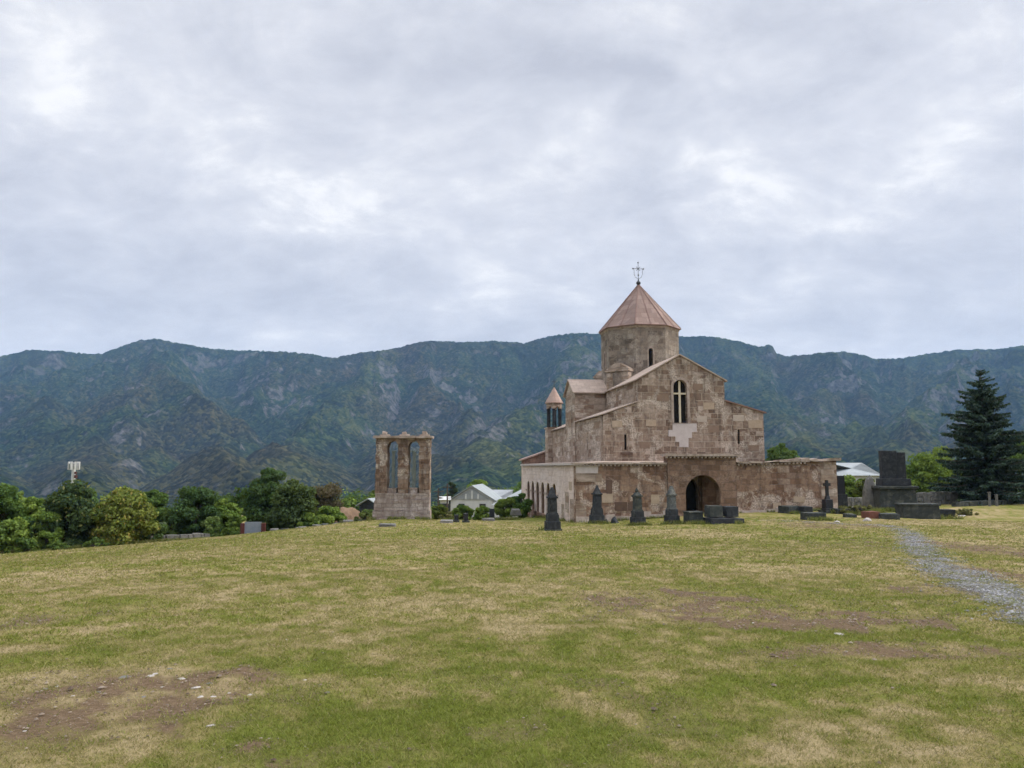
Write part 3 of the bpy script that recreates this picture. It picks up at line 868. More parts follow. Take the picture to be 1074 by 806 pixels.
# -- gallery front, right of the portal: rough top
TX, TZ = [13.48, 15, 17.5, 20, GE], [1.86, 1.88, 1.95, 2.02, 2.12]
bm = NB()
prism(bm, zl([(13.48, -4.2), (GE, -4.2)] + list(zip(TX, TZ))[::-1]), [], wf(0.02), 0.7)
wallr = cpart(bm, 'gallery_wall', M_front)
patches([(20.9, GE - 0.04, -3.0, 2.0, 0), (16.6, 17.3, -1.9, -1.35, 1), (18.4, 19.4, -1.3, -0.85, 1), (20.95, 21.2, -0.4, 1.9, 0)], wallr, [M_aisle, M_tanblk, M_paleblk], lambda bm, a, b, c, d: box(bm, a, b, -0.01 - 0.012 * (b - a < 0.4), 0.07, c, d))
plinth(13.5, GE, 0.02, lambda x: -2.38 + 0.02 * (x - 13), wallr)
bm = NB()     # dentils and loose cap slabs of the ruined wall top
x = 13.6
while x < 19.6:
    zt = np.interp(x, TX, TZ)
    box(bm, x, x + 0.15, -0.17, 0.0, zz(zt - 0.14), zz(zt) - 0.004); x += 0.34
x = 13.5
while x < GE:
    w = rnd.uniform(0.5, 1.1)
    zt = float(np.interp(x + w / 2, TX, TZ)) + 0.03
    h = rnd.uniform(0.1, 0.18) + (rnd.uniform(0.0, 0.2) if x > 16.5 else 0)
    box(bm, x, x + w - 0.03, -0.24 + rnd.uniform(-.08, .07), 0.85, zz(zt), zz(zt + h), jit=0.045)
    x += w
cpart(bm, 'wall_cap', M_corn, wallr)
bm = NB()
prism(bm, zl(rect(0.73, GN, -4.6, 1.7)), [], nf(GE - 0.7), 0.68)
cpart(bm, 'gallery_wall', M_front)

# -- north arcade wall
bm = NB()
arches = [9.28 + 3.11 * k for k in range(6)]
prism(bm, zl(rect(0.703, GN, -5.4, 1.72)), [zl(arch(c, 1.95, -4.6, 0.10, 14, 0.12)) for c in arches], nf(0.0), 0.1)
north = cpart(bm, 'arcade_wall', M_north)
bm = NB()
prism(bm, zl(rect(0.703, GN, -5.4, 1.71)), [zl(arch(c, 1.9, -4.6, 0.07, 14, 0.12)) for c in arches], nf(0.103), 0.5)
cpart(bm, 'arch_reveal', M_inner, north)  # dark red lining; its colour also carries the shade inside the arches
for k in range(7):
    c = 7.72 + 3.11 * k
    bm = NB(); box(bm, -0.06, 0.65, c - 0.57, c + 0.57, zz(-1.02), zz(-0.86)); cpart(bm, 'impost', M_corn, north)
patches([(0.75, 2.1, -3.2, -1.0, 0), (2.6, 4.2, -2.2, -0.5, 0), (4.6, 5.8, -3.0, -1.6, 2), (1.4, 2.5, -0.3, 0.4, 1)], north, [M_aisle, M_tanblk, M_aisle], lambda bm, a, b, c, d: box(bm, -0.02, 0.05, a, b, c, d))
bm = NB()
for a in np.arange(-0.2, GN - 0.5, 1.15): box(bm, -0.2, 0.7, a + 0.01, a + 1.14, zz(1.74), zz(1.93 + rnd.uniform(-.02, .02)))
cpart(bm, 'cornice', M_paleblk)
bm = NB()
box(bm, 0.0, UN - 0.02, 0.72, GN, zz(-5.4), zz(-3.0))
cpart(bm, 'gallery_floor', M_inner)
bm = NB()
slab(bm, [(0.4, 0.9, zz(1.95)), (UN - 0.01, VW, zz(2.1)), (UN - 0.01, GN, zz(2.1)), (0.4, GN, zz(1.95))], 0.12)
cpart(bm, 'gallery_roof', M_rooftan)
bm = NB()
slab(bm, [(0.41, 0.91, zz(1.945)), (15.0, 0.91, zz(1.945)), (15.0, VW - 0.02, zz(2.15)), (UN + 0.02, VW - 0.02, zz(2.1))], 0.12)  # carried on past the portal, added cover to darken the space behind the arch
cpart(bm, 'gallery_roof', M_rooftan)

# -- chapel at the far end of the arcade, leaning on the church
bm = NB()
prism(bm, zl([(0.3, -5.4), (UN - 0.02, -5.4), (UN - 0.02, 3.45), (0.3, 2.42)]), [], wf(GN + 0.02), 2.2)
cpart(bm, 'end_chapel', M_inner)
bm = NB()
slab(bm, [(0.0, GN - 0.15, zz(2.50)), (UN - 0.01, GN - 0.15, zz(3.60)), (UN - 0.01, GN + 2.3, zz(3.60)), (0.0, GN + 2.3, zz(2.50))], 0.16)
cpart(bm, 'chapel_roof', M_roof)

# -- west wall of the basilica
bm = NB()
out = [(UN, -4.2), (US, -4.2), (US, 6.34), (NR, 7.34), (NR, 9.17), (UC, 11.32), (NL, 9.13), (NL, 7.18), (UN, 6.02)]
wmain = arch(10.13, 1.2, 5.38, 9.15, 14)
prism(bm, zl(out), [zl(wmain), zl(rect(5.06, 5.27, 3.06, 4.37)), zl(rect(15.27, 15.48, 3.6, 4.84)), zl(arch(10.2, 2.6, -2.7, 0.95, 12))], wf(VW), 0.85)
west = cpart(bm, 'west_wall', M_west)
bm = NB()
prism(bm, zl([(9.0, 4.22), (9.0, 4.78), (9.38, 4.78), (9.38, 5.36), (11.56, 5.36), (11.56, 4.62), (11.1, 4.62), (11.1, 4.1), (10.78, 4.1), (10.78, 3.3), (9.95, 3.3), (9.95, 3.75), (9.6, 3.75), (9.6, 4.22)]), [], wf(VW - 0.02), 0.1)
cpart(bm, 'repair_stone', M_paleblk, west)
patches([(14.9, 15.9, 5.6, 6.15, 0), (16.3, 17.6, 5.0, 5.7, 1), (7.0, 7.9, 5.1, 5.65, 1), (12.2, 13.2, 6.6, 7.2, 1), (11.6, 12.5, 5.5, 6.0, 0), (4.0, 4.9, 5.0, 5.55, 1), (8.0, 9.1, 7.3, 7.85, 2), (12.6, 13.6, 4.6, 5.2, 2), (6.4, 7.3, 3.2, 3.75, 2), (16.2, 17.2, 3.0, 3.5, 2), (11.3, 12.2, 8.3, 8.85, 2)],
        west, [M_paledull, M_tanblk, M_brownblk], lambda bm, a, b, c, d: box(bm, a, b, VW - 0.018, VW + 0.05, c, d))
bm = NB()
prism(bm, zl(arch(10.13, 1.66, 5.4, 9.4, 14)), [zl(arch(10.13, 1.24, 5.41, 9.17, 14))], wf(VW - 0.07), 0.12)
win = cpart(bm, 'window_surround', M_corn)
bm = NB(); box(bm, 9.5, 10.76, VW + 0.42, VW + 0.46, zz(5.35), zz(9.2))
pane = cpart(bm, 'window', M_void)
bm = NB()
box(bm, 10.05, 10.23, VW + 0.16, VW + 0.26, zz(5.39), zz(9.1)); box(bm, 9.54, 10.045, VW + 0.16, VW + 0.26, zz(7.9), zz(8.05)); box(bm, 10.235, 10.72, VW + 0.16, VW + 0.26, zz(7.9), zz(8.05))
cpart(bm, 'window_cross', M_cream, pane)
for s0, s1, z0, z1 in ((5.0, 5.32, 3.0, 4.45), (15.2, 15.55, 3.55, 4.9)):
    bm = NB(); box(bm, s0, s1, VW + 0.3, VW + 0.34, zz(z0), zz(z1)); w_ = cpart(bm, 'window', M_void)
bm = NB(); box(bm, 4.7, 5.75, VW - 0.13, VW + 0.05, zz(2.65), zz(2.85)); cpart(bm, 'window_sill', M_darkblk, w_)
bm = NB(); box(bm, 8.85, 11.55, VW + 0.5, VW + 0.6, zz(-2.9), zz(1.0)); cpart(bm, 'dark_doorway', M_void)  # near-black sheet stands in for the darkness of the doorway

bm = NB(); box(bm, 11.56, 13.6, VW - 0.10, VW - 0.004, zz(-2.9), zz(1.7)); box(bm, 11.75, 12.1, VW - 0.4, VW - 0.103, zz(-2.9), zz(1.2)); cpart(bm, 'pier_and_shade_panel', M_portal)  # pier, plus a dark panel painting shade on the wall behind the arch
# -- aisle, transept, clerestory walls
bm = NB()
prism(bm, zl(rect(VW + 0.86, VT0, -5.2, 6.02)), [zl(rect(9.45, 9.75, 2.9, 4.8))], nf(UN), 0.8)
aisle = cpart(bm, 'aisle_wall', M_aisle)
bm = NB(); box(bm, UN + 0.4, UN + 0.44, 9.35, 9.85, zz(2.8), zz(4.9)); cpart(bm, 'window', M_void, aisle)
bm = NB(); prism(bm, zl(rect(VT1, VE + 2, -5.2, 5.75)), [zl(rect(21.2, 21.55, 2.9, 4.3))], nf(UN), 0.8); aisle_e = cpart(bm, 'aisle_wall', M_aisle)
bm = NB(); box(bm, UN + 0.4, UN + 0.44, 21.1, 21.7, zz(2.8), zz(4.4)); cpart(bm, 'window', M_void, aisle_e)
bm = NB()
VTC = (VT0 + VT1) / 2
prism(bm, zl([(VT0 + 0.02, -5.2), (VT1 - 0.02, -5.2), (VT1 - 0.02, 9.0), (VTC, 10.45), (VT0 + 0.02, 9.0)]), [zl(arch(15.8, 0.45, 4.7, 7.7, 8))], nf(UN - 0.12), 0.9)
trans = cpart(bm, 'transept_wall', M_aisle)
bm = NB(); box(bm, UN + 0.3, UN + 0.34, 15.4, 16.2, zz(4.6), zz(7.8)); cpart(bm, 'window', M_void, trans)
for q in ((UN + 0.785, NL - 0.02, VT0 + 0.04, VT0 + 0.8, 8.98), (UN + 0.785, NL - 0.02, VT1 - 0.8, VT1 - 0.04, 8.98), (NR + 0.02, US, VT0, VT1, 8.9)):
    bm = NB(); box(bm, *q[:4], zz(5.0), zz(q[4])); cpart(bm, 'transept_wall', M_aisle)
for u in (NL + 0.003, NR - 0.803):
    bm = NB(); prism(bm, zl(rect(VW + 0.87, VE, 5.0, 9.12)), [], nf(u), 0.8); cpart(bm, 'nave_wall', M_aisle)
bm = NB()
prism(bm, zl([(UN + 0.82, -5.2), (US - 0.02, -5.2), (US - 0.02, 5.8), (NR, 7.2), (NR, 9.1), (UC, 11.25), (NL, 9.1), (NL, 6.9), (UN + 0.82, 5.6)]), [], wf(VE + 0.02), 0.7)
cpart(bm, 'east_wall', M_west)
bm = NB(); prism(bm, zl(rect(VW + 0.87, VE, -4.2, 6.28)), [], nf(US - 0.8), 0.79); cpart(bm, 'aisle_wall', M_west)

# -- roofs
for q in ([(UN - 0.22, VW - 0.12, zz(6.10)), (NL, VW - 0.12, zz(7.29)), (NL, VT0, zz(7.29)), (UN - 0.22, VT0, zz(6.10))],
          [(UN - 0.22, VT1 + 0.02, zz(5.85)), (NL, VT1 + 0.02, zz(7.1)), (NL, VE + 1.5, zz(7.1)), (UN - 0.22, VE + 1.5, zz(5.85))]):
    bm = NB(); slab(bm, q, 0.09); cpart(bm, 'aisle_roof', M_rooftan)
bm = NB()
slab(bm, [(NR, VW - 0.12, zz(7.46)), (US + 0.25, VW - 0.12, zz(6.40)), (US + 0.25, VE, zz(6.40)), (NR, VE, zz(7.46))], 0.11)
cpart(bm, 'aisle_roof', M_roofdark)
bm = NB()
slab(bm, [(NL - 0.22, VW - 0.12, zz(9.14)), (UC, VW - 0.12, zz(11.45)), (UC, VE + 0.3, zz(11.45)), (NL - 0.22, VE + 0.3, zz(9.14))], 0.11)
slab(bm, [(UC + 0.003, VW - 0.12, zz(11.45)), (NR + 0.25, VW - 0.12, zz(9.17)), (NR + 0.25, VE + 0.3, zz(9.17)), (UC + 0.003, VE + 0.3, zz(11.45))], 0.11)
cpart(bm, 'nave_roof', M_rooftan)
for u0, u1, e, r_ in ((UN - 0.35, NL + 1.0, 9.03, 10.6), (NR - 1.0, US + 0.2, 8.92, 10.3)):
    bm = NB()
    slab(bm, [(u0, VT0 - 0.25, zz(e)), (u1, VT0 - 0.25, zz(e)), (u1, VTC, zz(r_)), (u0, VTC, zz(r_))], 0.11)
    slab(bm, [(u0, VTC + 0.003, zz(r_)), (u1, VTC + 0.003, zz(r_)), (u1, VT1 + 0.25, zz(e)), (u0, VT1 + 0.25, zz(e))], 0.11)
    cpart(bm, 'transept_roof', M_rooftan)

# -- crossing base, corner blocks, drum, dome
bm = NB(); box(bm, NL + 0.3, NR - 0.3, DC.y - 3.7, DC.y + 3.7, zz(8.0), zz(10.75)); cpart(bm, 'crossing_base', M_drum)
RD = 4.0
bm = NB()
pins = []
for k in range(8):
    am = R(-90 + 45 * k)
    n_ = Vector((math.cos(am), math.sin(am), 0)); tg = Vector((-n_.y, n_.x, 0))
    ap = RD * math.cos(PI / 8); hs = RD * math.sin(PI / 8)
    fr = lambda s, z, d, n_=n_, tg=tg, ap=ap: tuple(DC + n_ * (ap - d) + tg * (s * (1 - d / ap)) + Vector((0, 0, z)))
    prism(bm, zl(rect(-hs, hs, 9.4, 15.55)), [zl(arch(0.0, 0.42, 11.4, 13.27, 10))] if k % 2 == 0 else [], fr, 0.5)
    pins.append((n_, tg, ap, fr))
drum = cpart(bm, 'drum', M_drum)
for k, (n_, tg, ap, fr) in enumerate(pins):
    if k in (1, 3, 5, 7): continue
    bm = NB()
    prism(bm, zl(arch(0.0, 0.70, 11.35, 13.48, 10)), [zl(arch(0.0, 0.46, 11.36, 13.29, 10))], lambda s, z, d, fr=fr: fr(s, z, d - 0.05), 0.10)
    sr = cpart(bm, 'window', M_corn, drum)
    bm = NB(); prism(bm, zl(rect(-0.3, 0.3, 11.3, 13.4)), [], lambda s, z, d, fr=fr: fr(s, z, d + 0.3), 0.05); finish(bm, 'pane', M_void, sr)
ph = R(-90 - 22.5)
bm = NB()
lathe(bm, [(RD + 0.02, zz(15.38)), (RD + 0.08, zz(15.46)), (RD + 0.10, zz(15.58))], 8, DC.x, DC.y, ph)
cpart(bm, 'dome_cornice', M_corn, drum)
bm = NB()
RE = 4.22
lathe(bm, [(RE, zz(15.585)), (RE + 0.02, zz(15.68)), (0.12, zz(20.5)), (0.0, zz(20.55))], 8, DC.x, DC.y, ph)
dome = cpart(bm, 'dome_roof', M_roofdome)
bm = NB()
for k in range(16):
    a = ph + PI / 8 * k
    re = (RE + 0.02) * (1 if k % 2 == 0 else math.cos(PI / 8))
    p0 = DC + Vector((math.cos(a) * re, math.sin(a) * re, zz(15.70))); p1 = DC + Vector((math.cos(a) * 0.1, math.sin(a) * 0.1, zz(20.53)))
    tube(bm, [p0, p1], [0.055, 0.04] if k % 2 == 0 else [0.04, 0.03], 5)
lathe(bm, [(RE + 0.03, zz(15.60)), (RE + 0.05, zz(15.64)), (RE + 0.03, zz(15.68))], 8, DC.x, DC.y, ph)
cpart(bm, 'roof_seam', M_seam, dome)
# corner pediment blocks at the foot of the drum
for sx, sy in ((-1, -1), (1, -1), (-1, 1), (1, 1)):
    bm = NB()
    hw, dp = 1.2, 0.8
    prism(bm, [(-hw, 0), (hw, 0), (hw, 2.25), (0.25, 2.8), (-0.25, 2.8), (-hw, 2.25)], [], lambda s, z, d: (s, d, z), dp * 2)
    box(bm, -hw - 0.12, hw + 0.12, -0.13, dp * 2, 1.95, 2.12)
    ang = math.atan2(sy, sx) + PI / 2
    o_ = cpart(bm, 'corner_pediment', M_aisle)
    c = DC + Vector((sx, sy, 0)) * 0.7071 * 4.75
    o_.location = (c.x, c.y, zz(9.0)); o_.rotation_euler = (0, 0, ang)


# finial: ball and wrought cross
def wrought_cross(parent, c, z0, s, name='finial_cross'):
    bm = NB()
    lathe(bm, [(0.05 * s, z0), (0.10 * s, z0 + 0.06 * s), (0.22 * s, z0 + 0.2 * s), (0.22 * s, z0 + 0.30 * s), (0.08 * s, z0 + 0.45 * s), (0.05 * s, z0 + 0.6 * s)], 10, c[0], c[1])
    top = z0 + 2.2 * s; ca = z0 + 1.62 * s
    r = 0.024 * s
    tube(bm, [(c[0], c[1], z0 + 0.4 * s), (c[0], c[1], top)], r, 5)
    tube(bm, [(c[0] - 0.5 * s, c[1], ca), (c[0] + 0.5 * s, c[1], ca)], r, 5)
    for dx, dz in ((-0.5, 0), (0.5, 0), (0, 0.58), (0, -0.6)):
        x, z = c[0] + dx * s, ca + dz * s
        lathe(bm, [(0.0, z - 0.10 * s), (0.10 * s, z), (0.0, z + 0.10 * s)], 6, x, c[1])
    lathe(bm, [(0.0, ca - 0.09 * s), (0.09 * s, ca), (0.0, ca + 0.09 * s)], 6, c[0], c[1])
    for sg in (-1, 1):
        tube(bm, [(c[0] - 0.2 * s, c[1] + 0.005, ca - 0.2 * s * sg), (c[0] + 0.2 * s, c[1] + 0.005, ca + 0.2 * s * sg)], r * 0.9, 4)
        tube(bm, [(c[0] + sg * 0.40 * s, c[1], ca - 0.02 * s), (c[0] + sg * 0.40 * s, c[1], ca - 0.5 * s), (c[0] + sg * 0.30 * s, c[1], ca - 0.8 * s), (c[0], c[1], ca - 1.0 * s)], r * 0.75, 4)
    return finish(bm, name, M_iron, parent)


wrought_cross(dome, (DC.x, DC.y), zz(20.47), 1.12)

# -- little bell tower on the north-east corner
bc = (3.65, 28.4)
bm = NB(); box(bm, bc[0] - 0.92, bc[0] + 0.92, bc[1] - 1.0, bc[1] + 1.0, zz(1.5), zz(6.05)); box(bm, bc[0] - 1.0, bc[0] + 1.0, bc[1] - 1.1, bc[1] + 1.1, zz(6.053), zz(6.2))
pier = cpart(bm, 'belfry_pier', M_aisle)
for k in range(6):
    a = R(60 * k + 15)
    bm = NB(); x, y = bc[0] + 0.76 * math.cos(a), bc[1] + 0.76 * math.sin(a)
    lathe(bm, [(0.2, zz(6.202)), (0.2, zz(6.35)), (0.185, zz(6.4)), (0.18, zz(8.15)), (0.2, zz(8.28)), (0.2, zz(8.38))], 8, x, y)
    cpart(bm, 'belfry_column', M_basalt, pier)
bm = NB()
for k in range(6):
    am = R(60 * k + 45); n_ = Vector((math.cos(am), math.sin(am), 0)); tg = Vector((-n_.y, n_.x, 0)); ap, hs = 0.88, 0.508
    fr = lambda s, z, d, n_=n_, tg=tg, ap=ap: (bc[0] + n_.x * (ap - d) + tg.x * s * (1 - d / ap), bc[1] + n_.y * (ap - d) + tg.y * s * (1 - d / ap), z)
    pts = [(-hs, 8.385), (-0.33, 8.385)] + [(-0.33 + 0.66 * i / 8, 8.385 + 0.3 * math.sin(PI * i / 8)) for i in range(1, 8)] + [(0.33, 8.385), (hs, 8.385), (hs, 9.03), (-hs, 9.03)]
    prism(bm, zl(pts), [], fr, 0.28)
cpart(bm, 'belfry_arcade', M_aisle, pier)
bm = NB(); lathe(bm, [(1.08, zz(9.033)), (1.1, zz(9.12)), (0.06, zz(10.95)), (0, zz(11.0))], 12, bc[0], bc[1])
br = cpart(bm, 'belfry_roof', M_roof)
bm = NB(); tube(bm, [(bc[0], bc[1], zz(10.9)), (bc[0], bc[1], zz(11.95))], 0.04, 5); tube(bm, [(bc[0] - 0.25, bc[1], zz(11.62)), (bc[0] + 0.25, bc[1], zz(11.62))], 0.04, 5)
finish(bm, 'belfry_cross', M_iron, br)

# ------------------------------------------------------------------ funerary monument with two arches
MD = 61.0
mz = -2.52
k_ = MD / 811.0
mon = empty('stone_monument', (-8.55, MD, mz), R(2), 'ruined two-arched brown stone monument standing alone on the meadow', 'monument')
bm = NB()
y0, y1 = -0.75, 0.75
box(bm, -2.22, 2.18, y0 - 0.18, y1 + 0.18, -0.7, 0.75, jit=0.03); box(bm, -2.15, 2.10, y0 - 0.08, y1 + 0.08, 0.753, 1.55, jit=0.02); box(bm, -2.08, 2.12, y0 - 0.03, y1 + 0.03, 1.553, 2.1, jit=0.02)
box(bm, -1.15, -0.45, y0 + 0.1, y1 - 0.1, 2.103, 2.45, jit=0.04); box(bm, 0.5, 1.2, y0 + 0.1, y1 - 0.1, 2.103, 2.5, jit=0.04)
finish(bm, 'base', M_monbase, mon)
o1, o2 = arch(-0.78, 0.80, 2.106, 6.14, 12), arch(0.86, 0.84, 2.106, 6.14, 12)
for s0, s1 in ((-2.10, -1.18), (-0.38, 0.44), (1.28, 2.13)):
    bm = NB(); box(bm, s0 + 0.04, s1 - 0.04, y0 + 0.04, y1 - 0.04, 2.106, 5.7)
    z = 2.11
    while z < 5.68:
        hh = min(rnd.uniform(0.24, 0.46), 5.69 - z)
        if hh < 0.12: break
        c = s0 + (s1 - s0) * rnd.choice((0.35, 0.5, 0.62, 1.0))
        for a, b in ((s0, c), (c, s1)):
            if b - a > 0.1: box(bm, a + 0.004 + rnd.uniform(-.025, .03), b - 0.004 + rnd.uniform(-.03, .025), y0 + rnd.uniform(-.035, .035), y1, z, z + hh - 0.012, jit=0.018)
        z += hh
    finish(bm, 'pillar', M_mon, mon)
bm = NB()
pts = [(2.13, 6.36), (-2.10, 6.36), (-2.10, 5.703), (-1.18, 5.703)] + [(-0.78 + 0.40 * math.cos(PI - PI * i / 10), 5.74 + 0.4 * math.sin(PI * i / 10)) for i in range(11)] + [(-0.38, 5.703), (0.44, 5.703)] + [(0.86 + 0.42 * math.cos(PI - PI * i / 10), 5.73 + 0.42 * math.sin(PI * i / 10)) for i in range(11)] + [(1.28, 5.703), (2.13, 5.703)]
prism(bm, pts, [], wf(y0 + 0.02), 1.46)
finish(bm, 'arch_span', M_mon, mon)
bm = NB()
for a, b in zip(np.linspace(-2.3, 2.32, 8), np.linspace(-2.3, 2.32, 8)[1:]): box(bm, a + 0.01, b - 0.01, y0 - 0.2, y1 + 0.2, 6.363, 6.54, jit=0.02)
for c in (-1.5, 0.05, 1.65):
    box(bm, c - 0.36, c + 0.36, -0.4, 0.4, 6.55, 6.68, jit=0.03); box(bm, c - 0.15, c + 0.15, -0.2, 0.2, 6.683, 6.9, jit=0.06)
finish(bm, 'cornice', M_corn, mon)
M_stele = rough_mat('carved_stele', (0.20, 0.24, 0.22), (0.30, 0.33, 0.30), 3, 0.9, (0.16, 0.19, 0.15))
for c in (-0.79, 0.84):
    bm = NB(); box(bm, c - 0.13, c + 0.13, -0.12, 0.12, 2.45, 5.35, taper=0.15, jit=0.015)
    for q in range(7): box(bm, c - 0.075, c + 0.075, -0.128, -0.10, 2.65 + q * 0.36, 2.88 + q * 0.36)
    finish(bm, 'stele', M_stele, mon)


# ------------------------------------------------------------------ gravestones
def grave_pillar(px, py, hpx, label, style, rz):
    g = hit(px, py)
    s = hpx * g.y / 811.0 / 2.75
    o = empty('grave_pillar', g, rz, label, 'gravestone', 'tall pillar gravestones before the church')
    o.rotation_euler = (R([1.2, -0.8, 0.6, -1.4][style]), R([-0.9, 1.3, -1.5, 0.7][style]), rz)
    w0 = 0.44
    mat = [M_basalt, M_basalt, M_basalt2, M_lichen][style]
    bm = NB(); x = w0 * s; box(bm, -x * 1.12, x * 1.12, -x * 1.12, x * 1.12, -0.25, 0.14 * s, jit=0.01); finish(bm, 'footing', M_basalt2, o)
    bm = NB(); box(bm, -x, x, -x, x, 0.143 * s, 0.62 * s, 0.03); x2 = 0.36 * s
    box(bm, -x2, x2, -x2, x2, 0.623 * s, 1.05 * s, 0.04); finish(bm, 'base', M_basalt, o, bevel=0.02)
    bm = NB(); x3 = 0.265 * s
    top = 2.05 * s
    box(bm, -x3, x3, -x3, x3, 1.053 * s, top, 0.08)
    box(bm, -x3 * 1.18, x3 * 1.18, -x3 * 1.18, x3 * 1.18, 1.056 * s, 1.13 * s)
    xt = x3 * 0.92
    box(bm, -xt * 1.28, xt * 1.28, -xt * 1.28, xt * 1.28, top + 0.003, top + 0.11 * s)
    box(bm, -x3 * 0.6, x3 * 0.6, -x3 * 1.03, -x3 * 0.9, 1.3 * s, 1.85 * s)
    if style == 99: box(bm, -xt * 0.62, xt * 0.62, -x3 * 1.02, -x3 * 0.9, 1.25 * s, 1.85 * s)
    finish(bm, 'shaft', mat, o, bevel=0.012)
    bm = NB()
    z = top + 0.113 * s
    if style == 0: box(bm, -xt, xt, -xt, xt, z, 2.75 * s, 0.72)
    elif style == 1: box(bm, -xt * 1.0, xt * 1.0, -xt, xt, z, z + 0.30 * s, 0.45); box(bm, -xt * .5, xt * .5, -xt * .5, xt * .5, z + 0.303 * s, 2.75 * s, 0.75)
    elif style == 2: box(bm, -xt * 1.05, xt * 1.05, -xt * 1.05, xt * 1.05, z, z + 0.22 * s, 0.5); lathe(bm, [(xt * 0.45, z + 0.223 * s), (xt * 0.6, z + 0.33 * s), (xt * 0.3, z + 0.45 * s), (0, 2.75 * s)], 8)
    else: box(bm, -xt * 1.0, xt * 1.0, -xt, xt, z, z + 0.33 * s, 0.35); box(bm, -xt * .62, xt * .62, -xt * .62, xt * .62, z + 0.333 * s, 2.75 * s, 0.4)
    finish(bm, 'finial', mat, o, bevel=0.01)
    return o


grave_pillar(579.6, 556.5, 45, 'slim dark grave pillar standing before the arcade, nearest to the camera', 0, R(12))
grave_pillar(626.0, 549.8, 40, 'black grave pillar with stepped point beside the church corner', 1, R(16))
grave_pillar(669.2, 551.6, 40, 'dark grave pillar with carved knob finial, second left of the portal', 2, R(16))
grave_pillar(704.8, 550.0, 39, 'grey-topped grave pillar with blunt cap close left of the arched doorway', 3, R(16))


def block(name, px0, px1, py0, py1, dep, mat, label, cat, group=None, rz=R(10), d=None, taper=0.03, jit=0.02, top=None, sink=0.12):
    """Squared stone that fills photo columns px0..px1 and rows py0..py1."""
    pm = (px0 + px1) / 2
    g = hit(pm, py1) if d is None else None
    if g is not None and g.y > 62.8 and 820 < pm < 905:
        g = at(pm, py1, 61.5); g.z = gz1(g.x, g.y)
    if g is None:
        p = at(pm, py1, d); g = Vector((p.x, p.y, p.z))
    w = (px1 - px0) * g.y / 811.0; h = (py1 - py0) * g.y / 811.0
    bm = NB(); box(bm, -w / 2, w / 2, 0, dep, -sink, h, taper, jit=jit)
    if top: box(bm, -w / 2 * 1.03, w / 2 * 1.03, -0.04, dep + 0.04, h + 0.003, h + top, jit=jit * 0.5)
    o = finish(bm, name, mat, None, bevel=0.02, loc=g, rz=rz)
    return tag(o, label, cat, group)


GB = 'stone blocks around the church'
block('stone_block', 722, 739, 539, 550, 0.8, M_basalt2, 'low dark stone block before the left jamb of the doorway', 'stone block', GB, R(16), top=0.1)
base = block('grave_slab', 745, 783, 544, 549.5, 1.7, M_basalt, 'long dark slab carrying two squared blocks right of the doorway', 'grave slab', None, R(14))
g = base.location
for k, (dx, w, h, lab) in enumerate(((-0.62, 1.0, 0.76, 'larger left block of the pair set on the dark slab'), (0.62, 0.9, 0.70, 'smaller right block of the pair set on the dark slab'))):
    bm = NB(); box(bm, -w / 2, w / 2, -0.35, 0.45, 0, h, 0.03, jit=0.015)
    p = g + Vector((dx * math.cos(R(14)) - 0.8 * math.sin(R(14)), dx * math.sin(R(14)) + 0.8 * math.cos(R(14)), 0.44))
    tag(finish(bm, 'stone_block', M_basalt2 if k == 0 else M_basalt, None, bevel=0.02, loc=p, rz=R(14)), lab, 'stone block', GB)
block('fallen_stone', 743, 751, 539.5, 546.5, 0.9, M_grey, 'slanting grey stone leaning by the doorway threshold', 'stone', None, R(-30), taper=0.3, jit=0.06)
block('stone_block', 826, 842, 531.5, 538.8, 1.3, M_basalt2, 'dark tomb block by the wall, left of two touching blocks', 'stone block', GB, R(20))
block('stone_block', 842.5, 853, 530, 537.6, 1.2, M_basalt, 'blackish tomb block by the wall, right of two touching blocks', 'stone block', GB, R(8))
block('stone_block', 848, 867.5, 538.5, 545.8, 1.3, M_basalt2, 'flat greenish stone block lying before the black cross', 'stone block', GB, R(5))
for k, (a, b, c, d_, lab) in enumerate(((640.5, 650, 541, 549, 'dark boulder at the foot of the front wall'), (633, 638, 543.5, 549, 'small dark boulder beside the second grave pillar'))):
    p = hit((a + b) / 2, d_); s = p.y / 811
    tag(finish(rock_bm((b - a) / 2 * s, 0.4, (d_ - c) * s * 0.9, 5 + k), 'boulder', M_basalt, None, loc=p), lab, 'boulder')

# cross grave
g = at(868.3, 536.8, 62.6); g.z = min(g.z, gz1(g.x, g.y) + 0.05); s = g.y / 811.0
o = empty('cross_grave', g, R(12), 'black grave cross on a plinth before the right end of the wall', 'gravestone')
bm = NB(); box(bm, -6.2 * s, 6.2 * s, -.5, .6, -0.15, 2.6 * s, 0.05, jit=0.01); finish(bm, 'footing', M_basalt2, o)
bm = NB(); box(bm, -4.7 * s, 4.7 * s, -.35, .35, 2.63 * s, 4.2 * s); box(bm, -4.2 * s, 4.2 * s, -.3, .3, 4.23 * s, 13.6 * s, 0.05); box(bm, -2.3 * s, 2.3 * s, -.18, .18, 13.63 * s, 17 * s, 0.3); finish(bm, 'plinth', M_black, o, bevel=0.015)
bm = NB(); box(bm, -1.5 * s, 1.5 * s, -.09, .09, 17.03 * s, 33.5 * s, 0.15)
for sx in (-1, 1): box(bm, sx * 2.6 * s - 1.3 * s, sx * 2.6 * s + 1.3 * s, -.08, .08, 27.3 * s, 30.3 * s)
finish(bm, 'cross', M_black, o)

